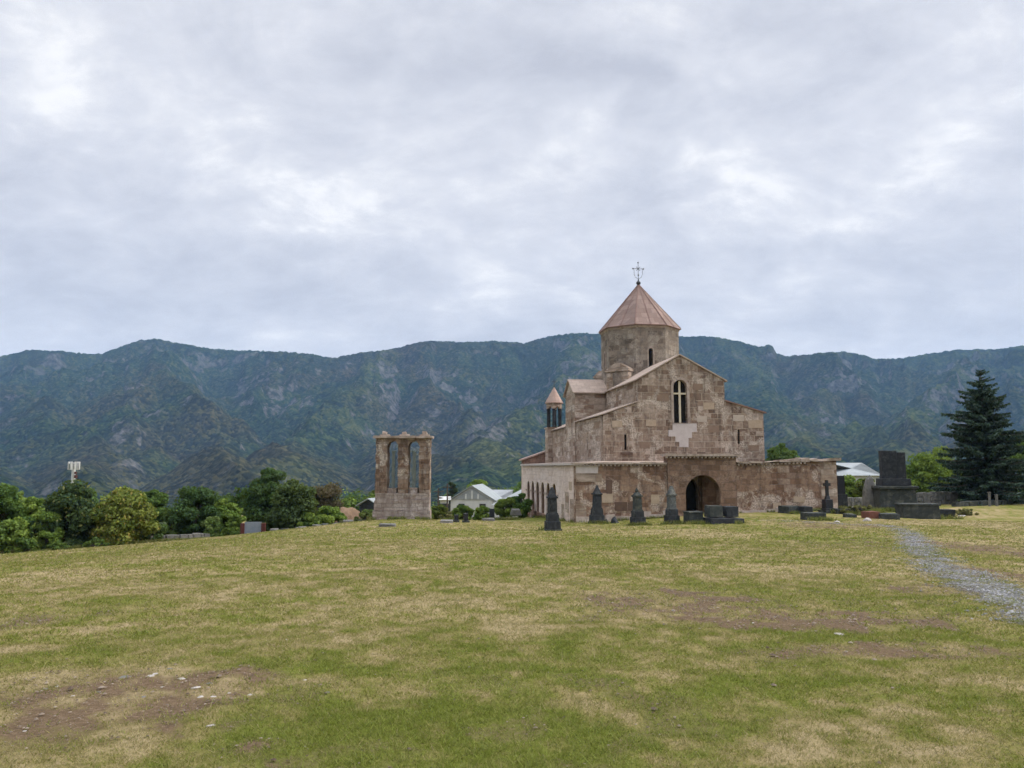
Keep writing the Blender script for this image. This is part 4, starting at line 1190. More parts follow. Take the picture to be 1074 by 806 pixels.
# black stele behind the corner
p = at(882.5, 527.5, 72.0); s = 72 / 811.0
o = empty('stele_grave', p, R(5), 'tall black slab gravestone just past the right corner of the wall', 'gravestone')
bm = NB(); box(bm, -5.2 * s, 5.2 * s, -.35, .4, -0.4, 8.8 * s, 0.06); finish(bm, 'base', M_basalt, o, bevel=0.02)
bm = NB(); box(bm, -4.1 * s, 4.1 * s, -.12, .12, 8.83 * s, 28 * s, 0.04); finish(bm, 'slab', M_black, o, bevel=0.02)

# great stepped monument of dark stone
d = 68.0; p = at(938.5, 531, d); s = d / 811.0
p.z = min(p.z, gz1(p.x, p.y) + 0.05)
o = empty('tomb_monument', p, R(-8), 'massive stepped dark stone tomb with broken upright slab on top', 'tomb')
up = (EYE + (490 - 531) * s) - p.z
bm = NB(); box(bm, -18.3 * s, 18.3 * s, -1.1, 1.3, -0.3, 18.5 * s + up, 0.05, jit=0.02); finish(bm, 'base', M_basalt2, o, bevel=0.03)
bm = NB(); box(bm, -19.3 * s, 19.3 * s, -1.22, 1.4, 18.53 * s + up, 21.5 * s + up, jit=0.02); finish(bm, 'ledge', M_basalt2, o, bevel=0.03)
bm = NB(); box(bm, -14.5 * s, 14.5 * s, -0.8, 1.0, 21.53 * s + up, 29 * s + up, 0.04, jit=0.02); finish(bm, 'upper_step', M_basalt, o, bevel=0.03)
bm = NB(); box(bm, -12.0 * s, 3.2 * s, -0.35, 0.45, 29.03 * s + up, 58 * s + up, 0.02, jit=0.015); box(bm, 3.25 * s, 12.0 * s, -0.3, 0.4, 29.03 * s + up, 56 * s + up, 0.02, jit=0.02); finish(bm, 'upright_slab', M_basalt, o, bevel=0.03)
bm = rock_bm(0.75, 0.7, 2.6, 41)
tag(finish(bm, 'boulder', M_grey, None, loc=(at(917, 529, 69).x, 69.6, gz1(at(917, 529, 69).x, 69.6) + 0.5)), 'rough grey standing stone against the left flank of the great tomb', 'boulder')

block('sarcophagus', 948, 986, 531, 544.5, 1.4, M_basalt2, 'long low stone sarcophagus with a flat lid before the great tomb', 'tomb', None, R(-4), top=0.16)
block('stone_block', 986.5, 1002.5, 535, 542.5, 1.2, M_basalt, 'squat dark stone block at the right end of the sarcophagus', 'stone block', GB, R(-4))
block('stone_block', 911, 924, 537.5, 544.5, 0.9, M_red, 'reddish stone block lying in the grass among dark ones', 'stone block', GB, R(10), jit=0.04)
block('stone_block', 925, 944, 539, 545, 0.9, M_basalt2, 'long grey block lying between the reddish block and sarcophagus', 'stone block', GB, R(-3), jit=0.04)
block('stone_block', 878, 894.5, 530.5, 536, 0.9, M_basalt2, 'weathered dark block in the weeds right of the black cross', 'stone block', GB, R(6), jit=0.05)
block('stone_block', 896, 909, 529.5, 536.5, 0.9, M_basalt, 'dark squared block in the weeds left of the great tomb', 'stone block', GB, R(20), jit=0.05)
block('stone_block', 888, 899, 540, 543.5, 0.8, M_basalt2, 'small half-buried dark block in grass before the tombs', 'stone block', GB, R(0), jit=0.05)
for k, (a, b, c, d_) in enumerate(((904, 914, 542.5, 546.5), (1004, 1014, 540, 541.5), (874, 882, 682 - 136, 548))):
    p_ = hit((a + b) / 2, d_); s_ = p_.y / 811
    tag(finish(rock_bm((b - a) / 2 * s_, 0.35, max((d_ - c) * s_, 0.1), 60 + k), 'stone', M_pale, None, loc=p_), ['pale flat stone in the grass below the reddish block', 'thin pale stone in dry grass right of the dark blocks', 'tiny pale stone beside the path before the tombs'][k], 'stone')


# low rubble walls
def rubble_wall(name, a, b, d0, d1, h, mat, label, th=0.6, n=14, rows=2):
    p0, p1 = at(a[0], a[1], d0), at(b[0], b[1], d1)
    p0.z, p1.z = gz1(p0.x, p0.y), gz1(p1.x, p1.y)
    dv = p1 - p0; L = math.hypot(dv.x, dv.y); rz = math.atan2(dv.y, dv.x)
    bm = NB()
    for r_ in range(rows):
        x = 0.0
        while x < L:
            w = rnd.uniform(0.5, 1.3) * L / n
            za = dv.z * (x + w / 2) / L
            box(bm, x, min(x + w - 0.02, L), -th / 2 + rnd.uniform(-.06, .06), th / 2, za + (h * r_ / rows if r_ else -0.4) + (0.004 if r_ else 0), za + h * (r_ + 1) / rows + rnd.uniform(-.06, .05) * h, 0.05, jit=0.03)
            x += w
    return tag(finish(bm, name, mat, None, bevel=0.03, loc=p0, rz=rz), label, 'wall')


rubble_wall('stone_wall', (156, 571), (219, 567), 65, 68, 0.62, M_grey, 'low grey stone wall at the field edge below the left trees', n=9, rows=1)
rubble_wall('stone_wall', (948, 526), (1003, 526), 77, 80, 1.25, M_grey, 'grey rubble wall between the great tomb and the spruce', n=12, rows=3)
rubble_wall('stone_wall', (886, 526), (918, 526), 76, 77, 0.9, M_grey, 'low rubble wall behind the black slab gravestone', n=8, rows=2)
rubble_wall('stone_curb', (1000, 529), (1073, 528), 74, 76, 0.45, M_basalt2, 'low dark kerb under the drooping spruce boughs', n=9, rows=1)
for k, (px, h) in enumerate(((1038, 1.25), (1045.5, 1.0))):
    p_ = at(px, 527, 73.2); p_.z = gz1(p_.x, p_.y)
    bm = NB(); box(bm, -0.09, 0.09, -0.09, 0.09, -0.2, h, 0.1); box(bm, -0.12, 0.12, -0.12, 0.12, h + 0.003, h + 0.08)
    tag(finish(bm, 'stone_post', M_grey, None, loc=p_), ['taller grey post standing before the spruce', 'shorter grey post standing before the spruce'][k], 'post', 'posts before the spruce')

# stones along the left field edge
for k, (px, py, w, h) in enumerate(((296, 560, 9, 5), (316, 560.5, 9, 4.5), (330.5, 559.5, 9, 5), (342, 558, 8, 4.5), (351.5, 555.5, 7, 4), (365, 554, 11, 5), (379, 552.5, 8, 4), (312, 557.5, 6, 4), (286, 561.5, 8, 5.5))):
    p_ = at(px, py, 64.5); p_.z = gz1(p_.x, p_.y); s_ = p_.y / 811
    bm = NB(); box(bm, -w / 2 * s_, w / 2 * s_, 0, 0.6, -0.3, h * s_, 0.1, jit=0.06)
    tag(finish(bm, 'field_stone', [M_basalt2, M_grey, M_grey][k % 3], None, bevel=0.03, loc=p_, rz=rnd.uniform(-.4, .4)), 'squared stone in the straggling row along the field edge left of the monument', 'stone', 'row of stones along the field edge')
block('flat_slab', 397, 414.5, 550.5, 553.5, 0.9, M_grey, 'grey flat slab lying before the monument base', 'stone slab', None, R(4), jit=0.03)

# metal gate with red posts
p_ = at(265, 567, 66); p_.z = gz1(p_.x, p_.y); s_ = 66 / 811.0
o = empty('metal_gate', p_, R(3), 'grey sheet metal gate between dark red posts at the field edge', 'gate')
M_sheet = rough_mat('galvanised_sheet', (0.20, 0.23, 0.27), (0.28, 0.31, 0.35), 2, 0.6)
M_rust = rough_mat('red_oxide_paint', (0.075, 0.022, 0.018), (0.11, 0.035, 0.028), 3, 0.7)
bm = NB(); box(bm, -8.4 * s_, 8.4 * s_, -0.03, 0.03, -0.1, 15.2 * s_)
for q in range(9): box(bm, (-8.2 + q * 2.05) * s_ - 0.03, (-8.2 + q * 2.05) * s_ + 0.03, -0.055, -0.03, 0.0, 15.1 * s_)
finish(bm, 'panel', M_sheet, o)
for sx in (-1, 1):
    bm = NB(); box(bm, sx * 10.6 * s_ - 2.0 * s_, sx * 10.6 * s_ + 2.0 * s_, -0.16, 0.16, -0.3, 14.0 * s_); finish(bm, 'post', M_rust, o, bevel=0.01)


# graves left of the arcade
def small_grave(px, py0, py1, w, mat, label, dd=None):
    g = hit(px, py1); s = g.y / 811
    o = empty('gravestone', g, R(8), label, 'gravestone', 'small gravestones left of the arcade')
    bm = NB(); box(bm, -w * .75 * s, w * .75 * s, -.25, .3, -0.2, 0.14, jit=0.01); finish(bm, 'base', M_basalt2, o)
    bm = NB(); box(bm, -w / 2 * s, w / 2 * s, -.08, .08, 0.143, (py1 - py0) * s, 0.04); finish(bm, 'slab', mat, o, bevel=0.02)


small_grave(478.5, 540.5, 548, 4.3, M_black, 'short black gravestone, nearer to the monument of the black pair')
small_grave(488.6, 538.7, 548.2, 4.9, M_black, 'taller black gravestone, nearer to the church of the black pair')
small_grave(501.5, 537, 546, 5.4, M_sheet, 'blue-grey gravestone right of the two black ones')
small_grave(516, 530, 542, 5.5, M_basalt, 'dark grey gravestone before the bushes near the arcade')
block('flat_slab', 462, 475, 546, 549, 1.0, M_slab, 'pale flat grave slab left of the black gravestones', 'stone slab', None, R(5), jit=0.03)
block('flat_slab', 506, 519, 544.5, 547, 1.0, M_grey, 'grey flat grave slab right of the blue-grey gravestone', 'stone slab', None, R(5), jit=0.03)
block('fallen_stone', 537, 547, 534.5, 540, 0.5, M_grey, 'long grey stone tipped over beside the far end of the arcade', 'stone', None, R(20), taper=0.2, jit=0.08, d=77)

# little pale stones strewn over the bare earth
for k, (px, py, w) in enumerate(((131, 712, 14), (158, 714, 9), (163, 710, 8), (178, 705, 7), (190, 715, 10), (205, 724, 11), (219, 719, 8), (210, 731, 9), (224, 733, 8), (103, 727, 6), (60, 721, 6), (76, 733, 5), (48, 724, 5), (263, 728, 8), (221, 762, 10), (343, 729, 7), (320, 715, 6),
                                 (880, 668.5, 13), (1054, 672, 6), (706, 640, 5), (790, 655, 5), (640, 641, 4), (26, 768, 5), (300, 672, 4), (812, 611, 4), (930, 610, 5), (760, 618, 4), (150, 733, 7), (240, 726, 6), (170, 722, 6))):
    p_ = hit(px, py); s_ = p_.y / 811.0
    o_ = finish(rock_bm(w / 2 * s_, w * 0.40 * s_, 0.12 * w * s_, 100 + k), 'pebble', M_pale if k % 3 else M_grey, None, loc=p_, rz=rnd.uniform(0, 6))
    if k == 17: tag(o_, 'largest pale flat stone lying alone on the right of the meadow', 'stone')
    elif k < 17 or k > 26: tag(o_, 'small pale stone strewn in the bare earth patch on the left', 'stone', 'stones strewn on bare earth')
    else: tag(o_, 'tiny lone pale stone scattered in the grass of the meadow', 'stone', 'lone stones in the grass')


# ------------------------------------------------------------------ village behind
M_rfw = rough_mat('pale_sheet_roof', (0.24, 0.265, 0.27), (0.33, 0.355, 0.355), 0.8, 0.6)
M_rfg = rough_mat('grey_slate_roof', (0.25, 0.27, 0.28), (0.34, 0.36, 0.37), 0.8, 0.7)
M_whw = rough_mat('whitewash', (0.50, 0.50, 0.48), (0.62, 0.62, 0.60), 1.5, 0.9)
M_pane = rough_mat('window_glass', (0.03, 0.035, 0.04), (0.05, 0.055, 0.06), 4, 0.2, spec=0.5)


def house(px0, px1, py_eave, py_ridge, d, dep, mroof, mwall, label, gable=False, rz=0.0, wall_h=None, dark=None, bargecol=None):
    p = at((px0 + px1) / 2, py_eave, d); s = d / 811.0
    g = gz1(p.x, p.y)
    w = (px1 - px0) * s; ze = p.z - g; zr = ze + (py_eave - py_ridge) * s
    ze = max(ze, 1.0)
    o = empty('house', (p.x, p.y, g), rz, label, 'house')
    ov = 0.35
    if gable:
        bm = NB(); prism(bm, [(-w / 2 + ov, -0.5), (w / 2 - ov, -0.5), (w / 2 - ov, ze), (0, zr - 0.15), (-w / 2 + ov, ze)], [], wf(ov), dep - 2 * ov); wl = finish(bm, 'wall', mwall, o)
        bm = NB()
        slab(bm, [(-w / 2, 0, ze), (0, 0, zr), (0, dep, zr), (-w / 2, dep, ze)], 0.12); slab(bm, [(0.003, 0, zr), (w / 2, 0, ze), (w / 2, dep, ze), (0.003, dep, zr)], 0.12)
        finish(bm, 'roof', mroof, o)
    else:
        bm = NB(); box(bm, -w / 2 + ov, w / 2 - ov, ov, dep - ov, -0.5, ze + 0.02); wl = finish(bm, 'wall', mwall, o)
        bm = NB()
        hip = dep * 0.45
        a = [bm.verts.new(q) for q in ((-w / 2, 0, ze), (w / 2, 0, ze), (w / 2, dep, ze), (-w / 2, dep, ze), (-w / 2 + hip, dep / 2, zr), (w / 2 - hip, dep / 2, zr))]
        for q in ((0, 1, 5, 4), (1, 2, 5), (2, 3, 4, 5), (3, 0, 4), (3, 2, 1, 0)): bm.faces.new([a[i] for i in q])
        finish(bm, 'roof', mroof, o)
    for q in range(2):
        bm = NB(); c = (-0.22 + 0.44 * q) * w
        box(bm, c - 0.45, c + 0.45, ov - 0.05, ov - 0.004, max(ze - 1.7, 0.3), ze - 0.5); finish(bm, 'window', M_pane, o)
    return o, w, ze, zr


o, w, ze, zr = house(469.5, 520, 525, 509.5, 112, 11, M_rfw, M_whw, 'white house with a pale hipped gable roof behind the black gravestones', gable=True, rz=R(-6))
bm = NB()    # grey cladding of the gable with white boards
prism(bm, [(-w / 2 + 0.9, ze + 0.1), (w / 2 - 0.9, ze + 0.1), (0, zr - 0.35)], [], wf(0.25), 0.08); gb = finish(bm, 'gable_board', M_rfg, o)
bm = NB()
for q in (-0.9, 0.0, 0.9): box(bm, q - 0.12, q + 0.12, 0.15, 0.245, ze + 0.15, zr - 0.75 - abs(q) * 0.55)
finish(bm, 'trim', M_whw, gb)
house(508, 534, 530, 515, 118, 9, M_rfg, M_whw, 'long house with a grey slate roof behind the white gabled one', rz=R(-5))
house(514, 575, 530, 510, 108, 10, M_rfw, M_whw, 'house with a pale sheet roof partly hidden by the arcade', rz=R(-14))
house(459, 473, 524.5, 521.5, 105, 4, M_whw, M_whw, 'small flat white hut beside the monument', rz=R(4))
house(371, 400, 530.5, 523, 98, 8, M_rfw, M_basalt, 'dark shed with a pale gable roof left of the monument', gable=True, rz=R(-20))
house(880, 925, 499, 485.5, 108, 12, M_rfw, M_whw, 'house with a broad pale roof past the right end of the church', rz=R(-5))
for k, (px, py, d, lab) in enumerate(((469.3, 507.5, 100, 'taller thin utility pole between the monument and white house'), (459.9, 512, 92, 'shorter thin utility pole close to the right side of the monument'))):
    p = at(px, py, d); g = gz1(p.x, p.y)
    o = empty('utility_pole', (p.x, p.y, g), 0, lab, 'pole', 'utility poles')
    bm = NB(); tube(bm, [(0, 0, -0.5), (0, 0, p.z - g)], [0.12, 0.08], 7); finish(bm, 'shaft', M_bark, o)
    bm = NB(); box(bm, -0.6, 0.6, -0.05, 0.05, p.z - g - 0.5, p.z - g - 0.4); finish(bm, 'crossarm', M_bark, o)

# cell tower
d = 170; p = at(76.5, 506, d); s = d / 811; g = gz1(p.x, p.y)
o = empty('cell_tower', (p.x, p.y, g), 0, 'white mobile phone mast with panel antennas above the left trees', 'antenna mast')
top = EYE + (490 - 484.5) * s - g
bm = NB(); tube(bm, [(0, 0, -0.5), (0, 0, top - 0.2)], [0.6, 0.36], 10); finish(bm, 'mast', M_whw, o)
for k in range(3):
    a = R(120 * k - 90 + 25)
    for sd in (-0.36, 0.36):
        bm = NB(); box(bm, -0.2, 0.2, -0.1, 0.1, top - 1.75, top, rz=0)
        q = finish(bm, 'antenna', M_whw, o); q.location = (math.cos(a) * 0.95 - math.sin(a) * sd, math.sin(a) * 0.95 + math.cos(a) * sd, 0); q.rotation_euler = (0, 0, a + PI / 2)
bm = NB(); lathe(bm, [(0.85, top - 1.2), (0.85, top - 1.1)], 12); lathe(bm, [(0.85, top - 0.5), (0.85, top - 0.4)], 12); finish(bm, 'mount_ring', M_sheet, o)
bm = NB(); box(bm, 0.5, 1.0, -0.6, -0.2, top - 3.6, top - 2.9); box(bm, 0.45, 0.9, -0.55, -0.25, top - 2.7, top - 2.2); finish(bm, 'equipment_box', M_rust, o)

# heap of earth by the shed
p = at(364, 545, 80); p.z = gz1(p.x, p.y)
bm = NB(); bmesh.ops.create_icosphere(bm, subdivisions=4, radius=1)
for v in bm.verts:
    n_ = float(fbm(np.array([v.co.x * 2 + 5]), np.array([v.co.y * 2 + v.co.z]), 3, 4)[0])
    v.co = Vector((v.co.x * 1.8 * (0.8 + 0.4 * n_), v.co.y * 1.6, max(v.co.z, -0.2) * 1.9 * (0.7 + 0.6 * n_)))
tag(finish(bm, 'earth_mound', rough_mat('clay_heap', (0.17, 0.11, 0.07), (0.27, 0.18, 0.115), 1.2, 1.0), None, smooth=True, loc=p), 'heap of orange-brown earth between brown bush and dark shed', 'earth mound')


# ------------------------------------------------------------------ foliage
def leaf_cloud(cen, nrm_out, size, cols, r):
    n = len(cen); size = size * 0.8
    nv = nrm_out + r.normal(0, 0.75, (n, 3)) + np.array([0, 0, 0.35]); nv /= np.linalg.norm(nv, axis=1)[:, None] + 1e-9
    t = np.cross(nv, r.normal(0, 1, (n, 3))); t /= np.linalg.norm(t, axis=1)[:, None] + 1e-9
    b = np.cross(nv, t)
    L = (size * r.uniform(0.6, 1.45, n))[:, None]; W = L * r.uniform(0.42, 0.65, (n, 1))
    v = np.stack([cen - t * L, cen + b * W + t * L * 0.1, cen + t * L, cen - b * W + t * L * 0.1], 1).reshape(-1, 3)
    f = np.arange(4 * n).reshape(-1, 4)
    return v, f, np.repeat(cols, 4, 0)


def tree(name, px, py_top, px_half, d, label, c1, c2, c3=None, c3p=0.06, n_leaf=9000, leaf=0.16, base_py=None, low=0.06, seed=1, group=None, cat='tree', zg=None, bush=False, clumps=60, depth=None, aspect=1.0):
    r = np.random.default_rng(seed * 31 + 5)
    p = at(px, py_top, d); g = gz1(p.x, p.y) if zg is None else zg
    H = (p.z - g) * 1.05; rx = px_half * d / 811.0; ry = depth or rx * 0.9
    o = empty(name, (p.x, p.y, g), 0, label, cat, group)
    z0, z1 = -0.1 * H if low < 0.08 else H * low, H
    cz, rz = (z0 + z1) / 2, (z1 - z0) / 2
    # clump centres inside an uneven egg
    dirs = r.normal(0, 1, (clumps, 3)); dirs /= np.linalg.norm(dirs, axis=1)[:, None]
    lob = r.normal(0, 1, (6, 3)); lob /= np.linalg.norm(lob, axis=1)[:, None]
    amp = 0.70 + 0.36 * np.max(np.maximum(dirs @ lob.T, 0) ** 3, axis=1) + r.uniform(-0.2, 0.14, clumps)
    rr = r.uniform(0.25, 1, clumps) ** 0.5 * amp
    egg = 1.0 - 0.22 * dirs[:, 2]
    cr = 0.31 * min(rx, rz) * r.uniform(0.45, 1.35, clumps)
    shr = 0.88
    C = np.c_[dirs[:, 0] * rx * rr * egg * shr, dirs[:, 1] * ry * rr * egg * shr, cz + dirs[:, 2] * rz * (0.35 + 0.65 * rr) * 0.88]
    per = int(n_leaf * 2.2) // clumps
    ii = np.repeat(np.arange(clumps), per)
    q = r.normal(0, 1, (len(ii), 3)); q /= np.linalg.norm(q, axis=1)[:, None]
    q2 = q * (r.uniform(0.15, 1, len(ii)) ** 0.5)[:, None] * np.array([1.15, 1.15, 0.75])
    cen = C[ii] + q2 * cr[ii][:, None]
    cen[:, 2] = np.maximum(cen[:, 2], 0.05)
    tone = np.clip(0.5 + r.normal(0, 0.38, clumps), 0, 1)[ii] * 0.75 + r.uniform(0, 0.3, len(ii))
    cols = np.array(c1)[None] * (1 - tone[:, None]) + np.array(c2)[None] * tone[:, None]
    cols *= r.uniform(0.75, 1.25, (len(ii), 1))
    if c3 is not None:
        m = (r.random(len(ii)) < c3p)
        cols[m] = np.array(c3) * r.uniform(0.7, 1.2, (m.sum(), 1))
    v, f, cc = leaf_cloud(cen, q, leaf, cols, r)
    np_mesh('crown', v, f, M_leaf, o, col=cc)
    bm = NB()
    tr = max(0.06, H * 0.03)
    hub = Vector((0, 0, H * (0.34 if not bush else 0.08)))
    tube(bm, [(0, 0, -0.3), tuple(hub * 0.5 + Vector((0.05 * H * 0.1, 0, 0))), tuple(hub), (0.02 * H, 0, H * 0.8)], [tr * 1.25, tr, tr * 0.85, tr * 0.2], 7)
    for k in range(0, clumps, max(1, clumps // 14)):
        c = Vector(C[k]); mid = hub.lerp(c, 0.5) + Vector((0, 0, 0.06 * H))
        tube(bm, [tuple(hub), tuple(mid), tuple(c)], [tr * 0.5, tr * 0.3, tr * 0.1], 5)
    finish(bm, 'trunk' if not bush else 'stem', M_bark, o)
    return o


DG1, DG2 = (0.036, 0.082, 0.018), (0.125, 0.205, 0.038)
MG1, MG2 = (0.080, 0.150, 0.024), (0.22, 0.305, 0.050)
YG1, YG2 = (0.085, 0.125, 0.018), (0.23, 0.255, 0.045)
BR1, BR2 = (0.060, 0.050, 0.028), (0.12, 0.090, 0.048)
TG = 'trees along the field edge'
tree('tree', -42, 488, 42, 64, 'tall dark tree cut off by the left picture edge', DG1, MG2, n_leaf=11000, seed=2, group=TG)
tree('tree', 2, 503, 30, 61, 'dark dense tree at the left end of the row in view', DG1, DG2, n_leaf=11000, seed=3, group=TG, low=0.02)
tree('tree', 33, 517, 20, 66, 'pale green small tree between the leftmost dark tree and the speckled one', MG1, MG2, n_leaf=7000, seed=4, group=TG)
tree('walnut_tree', 73, 506, 31, 63, 'broad dark green tree with pale speckled leaves below the phone mast', (0.024, 0.052, 0.018), (0.075, 0.115, 0.034), (0.30, 0.30, 0.10), 0.05, n_leaf=12000, leaf=0.19, seed=5, group=TG, low=0.02)
tree('tree', 132, 506.5, 33, 63.5, 'yellow-green autumn tree between dark green ones', YG1, YG2, (0.30, 0.24, 0.06), 0.10, n_leaf=12000, leaf=0.17, seed=6, group=TG, low=0.02)
tree('tree', 164, 507, 22, 72, 'dark green tree standing behind the yellow-green one', DG1, DG2, n_leaf=9000, seed=7, group=TG)
tree('bush', 160, 545, 17, 65.5, 'low grey-green bush at the foot of the yellow-green tree', MG1, (0.08, 0.10, 0.05), n_leaf=4000, seed=8, group='bushes at the field edge', cat='bush', bush=True, clumps=30)
tree('tree', 207, 513.5, 27, 70, 'rounded deep green tree above the low grey wall', DG1, (0.045, 0.085, 0.024), n_leaf=11000, seed=9, group=TG, low=0.03)
tree('tree', 237, 521, 20, 74, 'light green tree left of the metal gate', MG1, MG2, n_leaf=7000, seed=10, group=TG, low=0.03)
tree('tree', 286, 491.5, 30, 77, 'tallest dark tree of the row, behind the metal gate', DG1, (0.055, 0.10, 0.03), n_leaf=13000, seed=11, group=TG, low=0.03)
tree('tree', 306, 504.5, 30, 68.5, 'bushy mid green tree right of the metal gate', (0.03, 0.06, 0.018), (0.08, 0.115, 0.035), n_leaf=13000, seed=12, group=TG, low=0.02)
tree('tree', 343, 505, 23, 82, 'brown leaved round tree at the right end of the row', BR1, BR2, n_leaf=9000, leaf=0.12, seed=13, group=TG, low=0.05)
BG = 'bushes at the field edge'
tree('bush', 345, 531, 22, 72, 'green bush below the brown tree', MG1, MG2, n_leaf=5000, seed=14, group=BG, cat='bush', bush=True, clumps=34)
tree('bush', 384, 534, 16, 70, 'pale weedy bush below the dark shed', MG1, (0.13, 0.15, 0.05), n_leaf=4000, leaf=0.13, seed=15, group=BG, cat='bush', bush=True, clumps=30)
tree('bush', 460, 529, 14, 70, 'yellow-green bush against the right foot of the monument', YG1, (0.16, 0.18, 0.04), n_leaf=4500, leaf=0.13, seed=16, group=BG, cat='bush', bush=True, clumps=30)
tree('bush', 486, 531, 17, 74, 'dark green bush below the white house', DG1, MG2, n_leaf=4500, leaf=0.14, seed=17, group=BG, cat='bush', bush=True, clumps=30)
tree('bush', 506, 531.5, 15, 74, 'leafy green bush behind the blue-grey gravestone', MG1, MG2, n_leaf=4000, leaf=0.14, seed=18, group=BG, cat='bush', bush=True, clumps=30)
tree('bush', 530, 522, 15, 80, 'olive bush left of the tipped grey stone', YG1, MG2, n_leaf=4500, leaf=0.14, seed=19, group=BG, cat='bush', bush=True, clumps=30)
tree('bush', 546, 514, 14, 82, 'loose dark bush against the far end of the arcade', DG1, MG1, n_leaf=4000, leaf=0.15, seed=20, group=BG, cat='bush', bush=True, clumps=26)
tree('conifer', 474, 503, 7, 150, 'small dark conifer behind the white hut', (0.012, 0.024, 0.014), (0.03, 0.05, 0.026), n_leaf=3500, leaf=0.2, seed=21, low=0.02, clumps=36)
tree('tree', 500, 501.5, 15, 165, 'round green tree above the ridge of the white house', MG1, MG2, n_leaf=6000, leaf=0.24, seed=22, low=0.1)
tree('tree', 561, 503, 30, 175, 'broad green tree far behind the arcade end', MG1, DG2, n_leaf=7000, leaf=0.26, seed=23, low=0.1)
tree('tree', 818, 463, 22, 98, 'leafy green tree rising behind the ruined wall top', MG1, (0.085, 0.13, 0.035), n_leaf=8000, seed=24, low=0.2)
tree('bush', 892, 494, 15, 88, 'dark green tall bush right of the church corner', MG1, MG2, n_leaf=5000, seed=25, cat='bush', bush=True, clumps=34)
tree('bush', 907, 502, 13, 84, 'bright yellow-green bush left of the great tomb', (0.08, 0.11, 0.02), (0.17, 0.20, 0.05), n_leaf=4500, leaf=0.14, seed=26, cat='bush', bush=True, clumps=30)
tree('tree', 967, 474, 25, 90, 'green tree between the great tomb and the spruce', MG1, MG2, n_leaf=9000, seed=27, low=0.04)
tree('tree', 985, 463, 24, 104, 'olive tree just behind the left side of the spruce', YG1, MG2, n_leaf=9000, seed=28, low=0.04)
tree('tree', 1082, 452, 34, 96, 'dark green tree at the right picture edge behind the spruce', DG1, DG2, n_leaf=11000, seed=29, low=0.03)
for k, (px, py, hw, d, lab, c1, c2) in enumerate(((15, 540, 20, 59.5, 'dark leafy bush at the foot of the leftmost tree', DG1, MG2), (52, 536, 16, 61.5, 'fresh green bush between the pale small tree and the speckled one', MG1, MG2), (103, 528, 15, 65, 'mid green bush between the speckled tree and the yellow-green one', DG1, MG2),
                                                  (182, 532, 15, 70, 'leafy bush between the two dark green trees behind the grey wall', DG1, MG2), (222, 541, 13, 68.5, 'pale green bush just right of the low grey wall', MG1, (0.15, 0.20, 0.06)), (247, 538, 11, 70, 'small fresh green bush touching the left gate post', MG1, MG2), (322, 538, 14, 67.5, 'small dark bush at the right foot of the bushy mid green tree', DG1, MG2),
                                                  (410, 538, 10, 68, 'small weedy bush hidden behind the left foot of the monument', MG1, MG2), (445, 534, 9, 68, 'light green bush touching the monument base on its right', YG1, MG2))):
    tree('bush', px, py, hw, d, lab, c1, c2, n_leaf=4500, leaf=0.14, seed=70 + k, group=BG, cat='bush', bush=True, clumps=34)
for k, (px, py, hw, d, lab) in enumerate(((100, 568, 16, 59.5, 'bright green low weeds under the yellow-green tree'), (62, 572, 14, 60.5, 'low green weeds under the speckled broad tree'), (20, 574, 22, 59.5, 'tangled reddish-green weeds at the left edge of the field'),
                                          (250, 560, 12, 66.5, 'low weeds left of the metal gate'), (325, 556, 16, 65.5, 'low weeds around the stones right of the gate'), (362, 550, 14, 65.5, 'pale low weeds among the field-edge stones'),
                                          (392, 545, 12, 63.5, 'low pale weeds at the left foot of the monument'), (470, 541, 14, 69, 'flowering low weeds left of the black gravestones'), (903, 534, 20, 61.5, 'weeds between the dark blocks and the great tomb'), (884, 536, 14, 61.8, 'dry weeds right of the black cross'), (1012, 537, 20, 63, 'dry weeds between the sarcophagus block and the spruce'))):
    c1, c2 = ((0.06, 0.11, 0.02), (0.13, 0.20, 0.04)) if k in (0, 1, 3) else ((0.10, 0.11, 0.035), (0.24, 0.22, 0.09))
    tree('weeds', px, py - 4, hw, d, lab, c1, c2, n_leaf=2600, leaf=0.09, seed=40 + k, group='weed clumps', cat='weeds', bush=True, clumps=26, depth=0.8)


def woodland():
    r = np.random.default_rng(123)
    V, C = [], []
    for k in range(420):
        d = math.sqrt(r.uniform(128 ** 2, 420 ** 2)); a = r.uniform(R(-40), R(40))
        if d < 190 and R(-6) < a < R(4): continue
        x, y = d * math.sin(a), d * math.cos(a)
        g = gz1(x, y); top = min(EYE - r.uniform(16, 42) * d / 811.0, g + 12)
        h = top - g
        if h < 2.5: continue
        rx = h * r.uniform(0.35, 0.6)
        n = int(700 - d * 0.8)
        q = r.normal(0, 1, (n, 3)); q /= np.linalg.norm(q, axis=1)[:, None]
        rad = (0.72 + 0.28 * np.sin(q[:, 0] * 5 + k) * np.cos(q[:, 1] * 4 - k) + 0.15 * q[:, 2]) * r.uniform(0.55, 1, n) ** 0.4
        c = np.array([x, y, g + h * 0.5]) + q * rad[:, None] * np.array([rx, rx, h * 0.55])
        base = np.array(DG1) + (np.array(MG2) - np.array(DG1)) * r.uniform(0, 0.9)
        if r.random() < 0.12: base = np.array(YG1)
        cc = base * r.uniform(0.6, 1.35, (n, 1))
        v, f, c4 = leaf_cloud(c, q, 0.30 + d * 0.0012, cc, r)
        V.append(v); C.append(c4)
    v = np.concatenate(V)
    o = np_mesh('woodland', v, np.arange(len(v)).reshape(-1, 4), M_leaf, col=np.concatenate(C))
    tag(o, 'distant green treetops filling the low ground behind the village', 'woodland', kind='stuff')


woodland()


